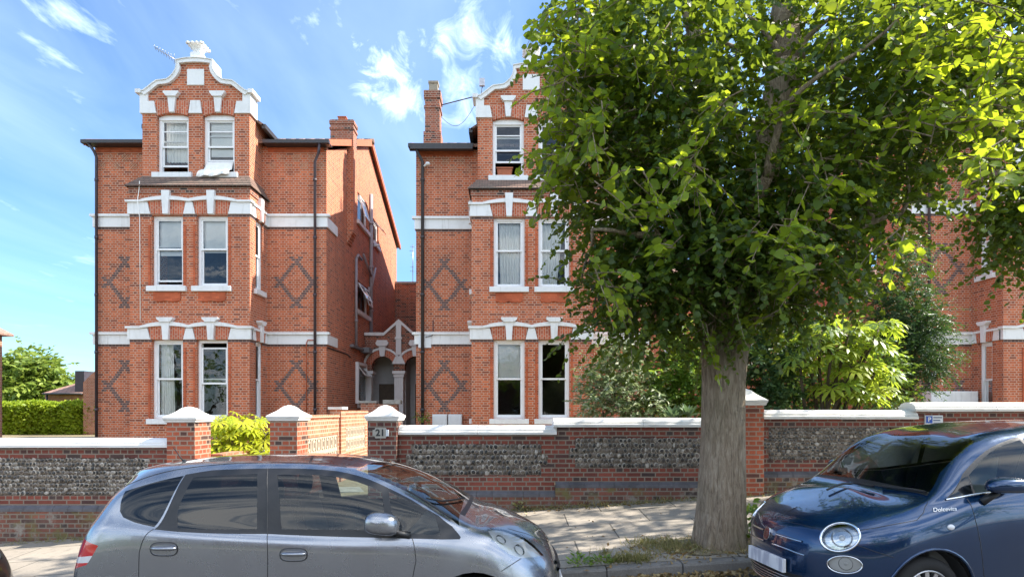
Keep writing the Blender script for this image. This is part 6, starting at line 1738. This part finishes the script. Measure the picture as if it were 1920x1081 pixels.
# door mirror
def mirror_pod(sh, cx0, cy0, hw, hh, off, stalk, mat, doors, back=False):
    for fl, par in ((False, doors[0]), (True, doors[1])):
        g = lambda p: sh.flip(p) if fl else p
        c = sh.pt((cx0, cy0)); Y = c.y-off; c = px(cx0, cy0, Y); s = Y/F
        vs, fs = [], []; n, k = 18, 10
        for j in range(k+1):
            ph = math.pi*j/k; rr = math.sin(ph)**.62 if 0 < j < k else .05; d = -math.cos(ph)*.085
            for i in range(n):
                an = 2*math.pi*i/n; ca, sa = math.cos(an), math.sin(an)
                x = hw*s*rr*math.copysign(abs(ca)**.65, ca); z = hh*s*rr*math.copysign(abs(sa)**.7, sa)
                x *= 1-.10*sa
                vs.append(g(Vector((c.x+x+(d*.25), c.y+d, c.z+z+x*.10*(0 if back else -1)))))
        for j in range(k):
            for i in range(n): fs.append((j*n+i, j*n+(i+1) % n, (j+1)*n+(i+1) % n, (j+1)*n+i))
        fs += [tuple(range(n)), tuple(k*n+i for i in range(n))]
        o = MB().add(vs, fs, 0, None, True).build('mirror', MATS[mat], par, uvs=False)
        st_ = [g(px(*stalk[0], Y+.04)), g(px(*stalk[1], Y+.07)), g(sh.pt(stalk[2], -.01))]
        MB().tube(st_, [.022, .026, .032], 10).build('mirror_arm', MATS['car_trim'], o, uvs=False)
mirror_pod(js, 716, 981, 31, 21, .10, [(735,996),(750,1000),(768,1003)], 'paint_grey', (jd, jdf))
# wheels and arch liners
def arch_liner(parent, mpc, r, sgn, depth=.24):
    MB().lathe([(.001, depth), (r, depth), (r*1.0, .012)], (0, 0, 0), 30, axis='y', mp=mpc, cap=False).build('wheel_arch', MATS['car_plastic'], parent, uvs=False, recalc=False)
for X in (JW1, JW2):
    for sg in (-1, 1):
        c = Vector((X, JY+sg*(JH-.035), jg(X)+wr))
        wheel(jazz, c, (0, sg, 0), wr, .18, 7)
        arch_liner(jazz, lambda x, y, z, X=X, sg=sg: Vector((X+x, JY+sg*(JH-.02)-sg*y, jg(X)+wr+.01+z)), .353, sg)
# floor, dashboard, seats, steering wheel
fl_ = MB()
fl_.prism([(.33, .17), (.33, .24), (-1.9, .12), (-3.45, .04), (-3.45, -.0), (-1.9, .06)], JY-.78, JY+.78, 'xz'); fl_.build('floor_pan', MATS['car_plastic'], jazz, uvs=False)
m = MB().prism([(-.40, .92), (-.40, .25), (-.95, .22), (-.95, .70), (-.86, .90), (-.70, .955)], JY-.70, JY+.70, 'xz'); m.build('dashboard', MATS['seat_cloth'], jazz, uvs=False)
for (x, y) in ((-1.62, -.36), (-1.62, .36), (-2.55, -.36), (-2.55, .36)): seat(jazz, lambda a, b, c, x=x, y=y: Vector((x+a, JY+y+b, .12+c+.02)))
def ring(parent, c, ax, r, rt, mat, name):
    q = Vector(ax).to_track_quat('Z', 'Y').to_matrix(); m = MB()
    m.tube([Vector(c)+q@Vector((r*math.cos(i*math.pi/12), r*math.sin(i*math.pi/12), 0)) for i in range(25)], rt, 8)
    for k in (0, 2.1, 4.2): m.tube([Vector(c), Vector(c)+q@Vector((r*math.cos(k), r*math.sin(k), 0))], rt*.9, 6)
    m.lathe([(.001, .01), (.06, 0), (.06, -.03)], (0, 0, 0), 12, mp=lambda a, b, z: Vector(c)+q@Vector((a, b, z)))
    return m.build(name, MATS[mat], parent, uvs=False, weld=False)
ring(jazz, (-1.02, JY-.36, .86), (-.85, 0, .5), .18, .015, 'car_trim', 'steering_wheel')
# roof aerial, wipers, tailgate bits, plate
ab = px(346, 867, JY-.25); at_ = px(325, 838, JY-.25)
MB().tube([ab, at_], [.006, .003]).lathe([(.03, -.012), (.022, .01), (.006, .03)], tuple(ab), 10).build('roof_aerial', MATS['car_trim'], jazz, uvs=False)
tubes(js, jazz, 'wiper', [[(846,974),(800,944),(760,921)]], .008, 'car_trim', .02, mirror=False)
tubes(js, jazz, 'wiper', [[('uv', 4.32, 6.6),('uv', 4.55, 5.6),('uv', 4.75, 5.25)]], .008, 'car_trim', .02, mirror=False)
m = MB(); c = js.frame(.425, JH, .40); m.box(.43, .445, JY-.26, JY+.26, .33, .44); m.build('number_plate', MATS['plate_white'], jazz, uvs=False)
m = MB().box(-3.63, -3.612, JY-.26, JY+.26, .62, .73); m.build('number_plate', MATS['plate_white'], jazz, uvs=False)
tubes(js, jazz, 'grille', [[('uv', 0, 2.2), ('uv', .9, 2.2)], [('uv', 0, 2.6), ('uv', .9, 2.6)], [('uv', 0, 1.0), ('uv', 1.1, 1.0)]], .02, 'car_trim', .0)
# ================= a black car just entering at the left edge: the same kind of hatchback in black
blk = copy_tree(jazz)
blk.location = jazz.location + Vector((-5.58, .30, slope(-6.8)-slope(-1.55)-.0))
tag(blk, 'black car of which only the front bumper shows at the left edge', 'car')
for ch in [c for c in bpy.data.objects if c.parent == blk]:
    if ch.name.split('.')[0] in ('body', 'door'):
        ch.data = ch.data.copy(); ch.data.materials[0] = MATS['paint_black']
# ================= small dark blue car facing left, slightly turned
yaw = R(8); FXw, FYw = 3.124, 4.35; FH = .82
ff_, fl2 = Vector((-math.cos(yaw), -math.sin(yaw), 0)), Vector((-math.sin(yaw), math.cos(yaw), 0))
def fframe(a, b, h):
    p = Vector((FXw, FYw, 0))+ff_*a+fl2*b
    p.z = slope(p.x-fl2.x*(b-FH))+.02+h
    return p
ft = [
 [(.72,.82,.18),(.80,.82,.32),(.82,.82,.50),(.805,.82,.66),(.775,.82,.75),(.73,.82,.80),(.66,.82,.845),(.57,.82,.885)],
 [(.68,.50,.18),(.76,.50,.32),(.775,.50,.50),(.755,.50,.67),(.715,.50,.77),(.66,.51,.825),(.57,.61,.88),(.43,.82,.93)],
 [(.54,.22,.18),(.60,.22,.33),(.61,.22,.53),(.595,.22,.70),(.54,.235,.81),(.46,.33,.89),(.37,.53,.94),(.25,.82,.985)],
 [(.32,.06,.19),(.34,.05,.34),(.34,.04,.55),(.31,.055,.77),(.27,.12,.895),(.22,.25,.955),(.16,.48,.995),(.09,.82,1.025)],
 [(0,.02,.19),(0,.01,.36),(0,.0,.62),(-.02,.03,.86),(-.05,.09,.965),(-.09,.16,1.025),(-.07,.45,1.04),(-.05,.82,1.05)],
 [(-.42,.0,.19),(-.42,.0,.38),(-.42,-.005,.70),(-.42,.03,.955),(-.41,.09,1.08),(-.40,.19,1.275),(-.38,.45,1.305),(-.36,.82,1.31)],
 [(-.88,.0,.19),(-.88,.0,.40),(-.88,-.01,.72),(-.88,.025,.965),(-.86,.11,1.20),(-.80,.25,1.425),(-.79,.50,1.462),(-.78,.82,1.468)],
 [(-1.5,.0,.19),(-1.5,.0,.40),(-1.5,-.01,.73),(-1.5,.025,.98),(-1.5,.11,1.24),(-1.48,.26,1.448),(-1.47,.50,1.492),(-1.46,.82,1.50)],
 [(-2.1,.02,.19),(-2.1,.01,.40),(-2.1,.0,.73),(-2.1,.03,.99),(-2.09,.12,1.23),(-2.07,.27,1.40),(-2.06,.50,1.452),(-2.05,.82,1.465)],
 [(-2.55,.05,.20),(-2.56,.03,.40),(-2.54,.03,.72),(-2.50,.09,.98),(-2.45,.19,1.18),(-2.40,.30,1.31),(-2.42,.50,1.37),(-2.42,.82,1.385)],
 [(-2.75,.25,.20),(-2.82,.25,.40),(-2.80,.25,.72),(-2.72,.28,.95),(-2.62,.34,1.15),(-2.54,.42,1.27),(-2.52,.56,1.32),(-2.52,.82,1.335)],
 [(-2.80,.82,.20),(-2.88,.82,.40),(-2.86,.82,.72),(-2.78,.82,.95),(-2.68,.82,1.15),(-2.60,.82,1.26),(-2.58,.82,1.29),(-2.56,.82,1.31)],
]
fs_ = Shell(ft, FH, fframe)
inv0 = Vector((FXw, FYw, 0))
def fflip(p):
    d = p-inv0; a = d.x*ff_.x+d.y*ff_.y; b = d.x*fl2.x+d.y*fl2.y; q = inv0+ff_*a+fl2*(2*FH-b); q.z = p.z; return q
fs_.flip = fflip
fs_.flipn = lambda n: n-2*fl2*n.dot(fl2)
fs_.nflip = fs_.flipn
def ell(cx_, cy_, rx, ry, n=26, rot=0): return [(cx_+rx*math.cos(2*math.pi*i/n)*math.cos(rot)-ry*math.sin(2*math.pi*i/n)*math.sin(rot), cy_+rx*math.cos(2*math.pi*i/n)*math.sin(rot)+ry*math.sin(2*math.pi*i/n)*math.cos(rot)) for i in range(n)]
FW2 = -2.30
fr_ = [
 ('hole', circ(0, .305, .345)), ('hole', circ(FW2, .305, .345)),
 ('vent_glass', [(1778,932.5),(1803,897),(1815,892),(1826,927)]),
 ('front_glass', [(1830,926),(1817,890),(1838,864),(1858,846),(1884,833),(1912,824),('s', -1.0, 1.33),('s', -1.30, 1.34),('s', -1.33, 1.06),('s', -.95, 1.045)]),
 ('quarter_glass', [('s', -1.38, 1.06),('s', -1.36, 1.34),('s', -1.8, 1.33),('s', -2.08, 1.22),('s', -2.16, 1.09)]),
 ('window_trim', [(1770,936.5),(1805,887),(1836,854),(1862,836),(1890,824),(1915,816),('s', -1.0, 1.375),('s', -1.34, 1.39),('s', -1.83, 1.365),('s', -2.12, 1.25),('s', -2.22, 1.055),('s', -1.35, 1.025),('s', -.95, 1.012),(1852,926)]),
 ('headlight', ell(1575.6,1006,36,25.5,30,-.12)),
 ('fog_light', ell(1584,1057.7,32,15.5,26,.08)),
 ('windscreen', [('c', -.10), ('c', -.72), (1745,816), (1829,827), (1797,851.5), (1762,886), (1741,924)]),
 ('cowl', [('c', -.10), (1741,924), (1738,929), ('c', -.05)]),
 ('lower_grille', [('uv', 0, .75), ('uv', 1.25, .75), ('uv', 1.2, 1.55), ('uv', 0, 1.6)]),
 ('tail', [('uv', 9.45, 2.15), ('uv', 9.85, 2.15), ('uv', 9.85, 3.0), ('uv', 9.45, 3.0)]),
 ('rear_screen', [('c', -2.50), ('uv', 10.2, 6.0), ('uv', 9.75, 5.0), ('uv', 9.85, 3.7), ('uv', 10.4, 3.5), ('uv', 11, 3.5), ('uv', 11, 6.5)]),
 ('bonnet', [(1739.6,941),(1736,934),(1740,930),('c', -.045),('c', .62),(1440,965),(1460,971),(1495,981),(1545,993.5),(1580,987),(1613,993),(1665,984),(1719.5,974),(1732,960)]),
 ('door', [(1770,938),(1803,886),(1834,852.5),(1861,834.5),(1889,822.5),(1914,814.5),('s', -1.0, 1.38),('s', -1.33, 1.395),('s', -1.36, .9),('s', -1.34, .45),('s', -1.25, .26),('s', -.52, .26),(1845,1078),(1840,1030),(1829,975),(1812.6,932)]),
]
fspec = {'vent_glass': ('window', 'glass_tint', 'sep', 'door'), 'front_glass': ('window', 'glass_clear', 'sep', 'door'), 'quarter_glass': ('window', 'glass_clear', 'sep', None), 'window_trim': ('window_trim', 'car_trim', 'sep', None),
 'headlight': ('headlight', 'glass_lamp', 'sep', None), 'fog_light': ('fog_light', 'glass_lamp', 'sep', None), 'windscreen': ('windscreen', 'glass_screen', 'join', None), 'cowl': ('cowl', 'car_trim', 'join', None),
 'lower_grille': ('lower_grille', 'car_trim', 'join', None), 'tail': ('tail_light', 'lamp_red', 'sep', None), 'rear_screen': ('rear_window', 'glass_clear', 'join', None), 'door': ('door', 'paint_blue', 'sep', None), 'bonnet': ('bonnet', 'paint_blue', 'join', None)}
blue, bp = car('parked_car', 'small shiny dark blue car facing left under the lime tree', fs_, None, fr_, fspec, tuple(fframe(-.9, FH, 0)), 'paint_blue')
bd, bdf = bp['door'], bp['door_far']
tubes(fs_, blue, 'shut_line', [[(1812.6,934),(1829,975),(1840,1030),(1845,1078),('s', -.52, .3)], [('c', .62),(1440,965),(1460,971),(1495,981),(1540,992.5)], [(1612,993.5),(1665,984),(1719.5,974),(1732,960),(1739.6,941)], [(1608,1022),(1640,1033),(1676,1044)], [('s', -1.36, .95), ('s', -1.36, .9),('s', -1.34, .45),('s', -1.25, .26)]], .0032, 'car_trim', -.001)
tubes(fs_, blue, 'chrome_strip', [[(1773,936),(1800,931.5),(1852,923.5),('s', -.95, 1.017),('s', -1.35, 1.03),('s', -2.2, 1.06)]], .007, 'chrome', .004, sep=True)
for p_, pf_, e in ((bp['headlight'], bp['headlight_far'], ell(1575.6,1006,37,26.5,30,-.12)), (bp['fog_light'], bp['fog_light_far'], ell(1584,1057.7,33,16.3,26,.08))):
    tubes(fs_, p_, 'chrome_ring', [e+[e[0]]], .010 if p_ is bp['headlight'] else .005, 'chrome', .002, sep=True, n=2, parent_far=pf_)
def lamp2(px_, py_, r, p_, pf_, d):
    lamp_inside(fs_, p_, [(px_, py_)], [r], pf_, d)
lamp2(1577, 1006, .075, bp['headlight'], bp['headlight_far'], .034); lamp2(1585, 1057, .05, bp['fog_light'], bp['fog_light_far'], .03)
housing(fs_, bp, 'headlight', .03, 'lamp_inner'); housing(fs_, bp, 'fog_light', .025, 'lamp_white')
# whiskers, lower chrome line, bottom lip, badge, plate
tubes(fs_, blue, 'chrome_whisker', [[(1456,1000.5),(1480,1008),(1504,1014.5)]], .008, 'chrome', .006, sep=True)
tubes(fs_, blue, 'chrome_lip', [[(1449,1018.5),(1465,1024),(1480,1029.5),(1509,1040)]], .006, 'chrome', .004)
tubes(fs_, blue, 'bumper_lip', [[('uv', 0, .72), ('uv', .7, .70), ('uv', 1.3, .74)]], .012, 'chrome', .004)
tubes(fs_, bp['lower_grille'], 'grille_mesh', [[('uv', 0, v), ('uv', 1.2, v)] for v in (.9, 1.05, 1.2, 1.35)], .006, 'lamp_inner', .004)
def onnose(mpz, name, mat, parent, prof):
    pass
bc = fframe(.815, FH, .685); bn = (ff_+Vector((0, 0, .25))).normalized(); bq = bn.to_track_quat('Z', 'Y').to_matrix()
bu = Vector((0, 0, 1)); bu = (bu-bn*bu.dot(bn)).normalized(); bs = bu.cross(bn)
def bmap(x, y, z): return bc+bs*x+bu*y+bn*z
def disc(k, z0, z1, mat, name, parent):
    n = 24; sh_ = [(k*.042*math.copysign(abs(math.cos(a))**.8, math.cos(a)), k*.056*math.copysign(abs(math.sin(a))**.8, math.sin(a))) for a in [2*math.pi*i/n for i in range(n)]]
    return MB().prism(sh_, z0, z1, 'xy', 0, bmap).build(name, MATS[mat], parent, uvs=False, bevel=.004)
bad = disc(1, -.03, .014, 'chrome', 'badge', blue); disc(.72, .0142, .018, 'badge_red', 'badge_face', bad)
m = MB()
for i in range(4): m.box(-.022+i*.0125, -.016+i*.0125, -.024, .024, .0182, .021, 0, bmap)
m.build('badge_emblem', MATS['chrome'], bad, uvs=False)
pn = fframe(.835, FH, .475)
def pmap(x, y, z): return pn+bs*x+Vector((0, 0, 1))*y+ff_*z
np_ = MB().box(-.26, .26, -.056, .056, -.02, .012, 0, pmap).build('number_plate', MATS['plate_smudge'], blue, uvs=False, bevel=.004)
# script on the wing, side repeater
tp_ = fs_.pt((1770, 954.5), .004); nn_ = fs_.normal(*fs_.uv((1770, 954.5)))
dirx = (fs_.pt((1788, 953.5))-fs_.pt((1752, 955.5))).normalized(); diry = nn_.cross(dirx).normalized()
if diry.z < 0: diry = -diry
mt = Matrix((dirx, diry, dirx.cross(diry))).transposed()
text('script_lettering', 'Dolcevita', .046, tp_, mt.to_euler(), 'plastic_white', blue, extrude=.001, shear=.35)
rc = fs_.pt((1783, 987.5)); rq = fs_.normal(*fs_.uv((1783, 987.5))).to_track_quat('Z', 'Y').to_matrix()
for fl in (0, 1):
    g = (lambda p: fflip(p)) if fl else (lambda p: p)
    MB().lathe([(.030, -.004), (.030, .004), (.022, .010), (.001, .012)], (0, 0, 0), 16, mp=lambda a, b, z: g(rc+rq@Vector((a*1.0, b*.72, z)))).build('side_repeater', MATS['lamp_white'], blue, uvs=False)
# mirror
mirror_pod(fs_, 1892, 909, 44, 15, .14, [(1872,922),(1855,932),(1842,940)], 'paint_blue', (bd, bdf), True)
# wheels
for a in (0, FW2):
    for sg in (0, 1):
        bpos = .035 if not sg else 2*FH-.035
        c = fframe(a, bpos, .295); ax = -fl2 if not sg else fl2
        wheel(blue, c, ax, .292, .18, 14)
        e = fframe(a, .015 if not sg else 2*FH-.015, .305)
        arch_liner(blue, lambda x, y, z, e=e, ax=ax: e+ff_*x-ax*y+Vector((0, 0, z)), .346, 1)
tubes(fs_, blue, 'arch_lip', [[('s', .355*math.cos(R(t_)), .305+.355*math.sin(R(t_))) for t_ in range(-10, 191, 10)]], .011, 'paint_blue', .0, n=2)
# inside
def fmap(a, b, h): return fframe(a, FH+b, h)
MB().box(.55, -2.7, -.72, .72, .2, .26, 0, fmap).build('floor_pan', MATS['car_plastic'], blue, uvs=False)
MB().prism([(-.12, .97), (-.12, .3), (-.62, .3), (-.62, .72), (-.55, .93), (-.35, 1.0)], -.66, .66, 'xz', 0, fmap).build('dashboard', MATS['dash_grey'], blue, uvs=False)
for (a, b) in ((-1.25, -.34), (-1.25, .34), (-1.95, -.32), (-1.95, .32)): seat(blue, lambda x, y, z, a=a, b=b: fmap(a+x, b+y, .2+z), 'seat_pale')
ring(blue, fmap(-.72, -.33, .90), tuple(-ff_*.8+Vector((0, 0, .5))), .18, .015, 'seat_pale', 'steering_wheel')
def wip(p0, p1): return [p0, ((p0[0]+p1[0])/2, (p0[1]+p1[1])/2-1), p1]
tubes(fs_, blue, 'wiper', [[(1738,926),(1700,919),(1655,914.5)]], .010, 'car_trim', .02, mirror=False)
tubes(fs_, blue, 'wiper', [[(1640,917),(1600,908),(1545,905)]], .010, 'car_trim', .03, mirror=False)
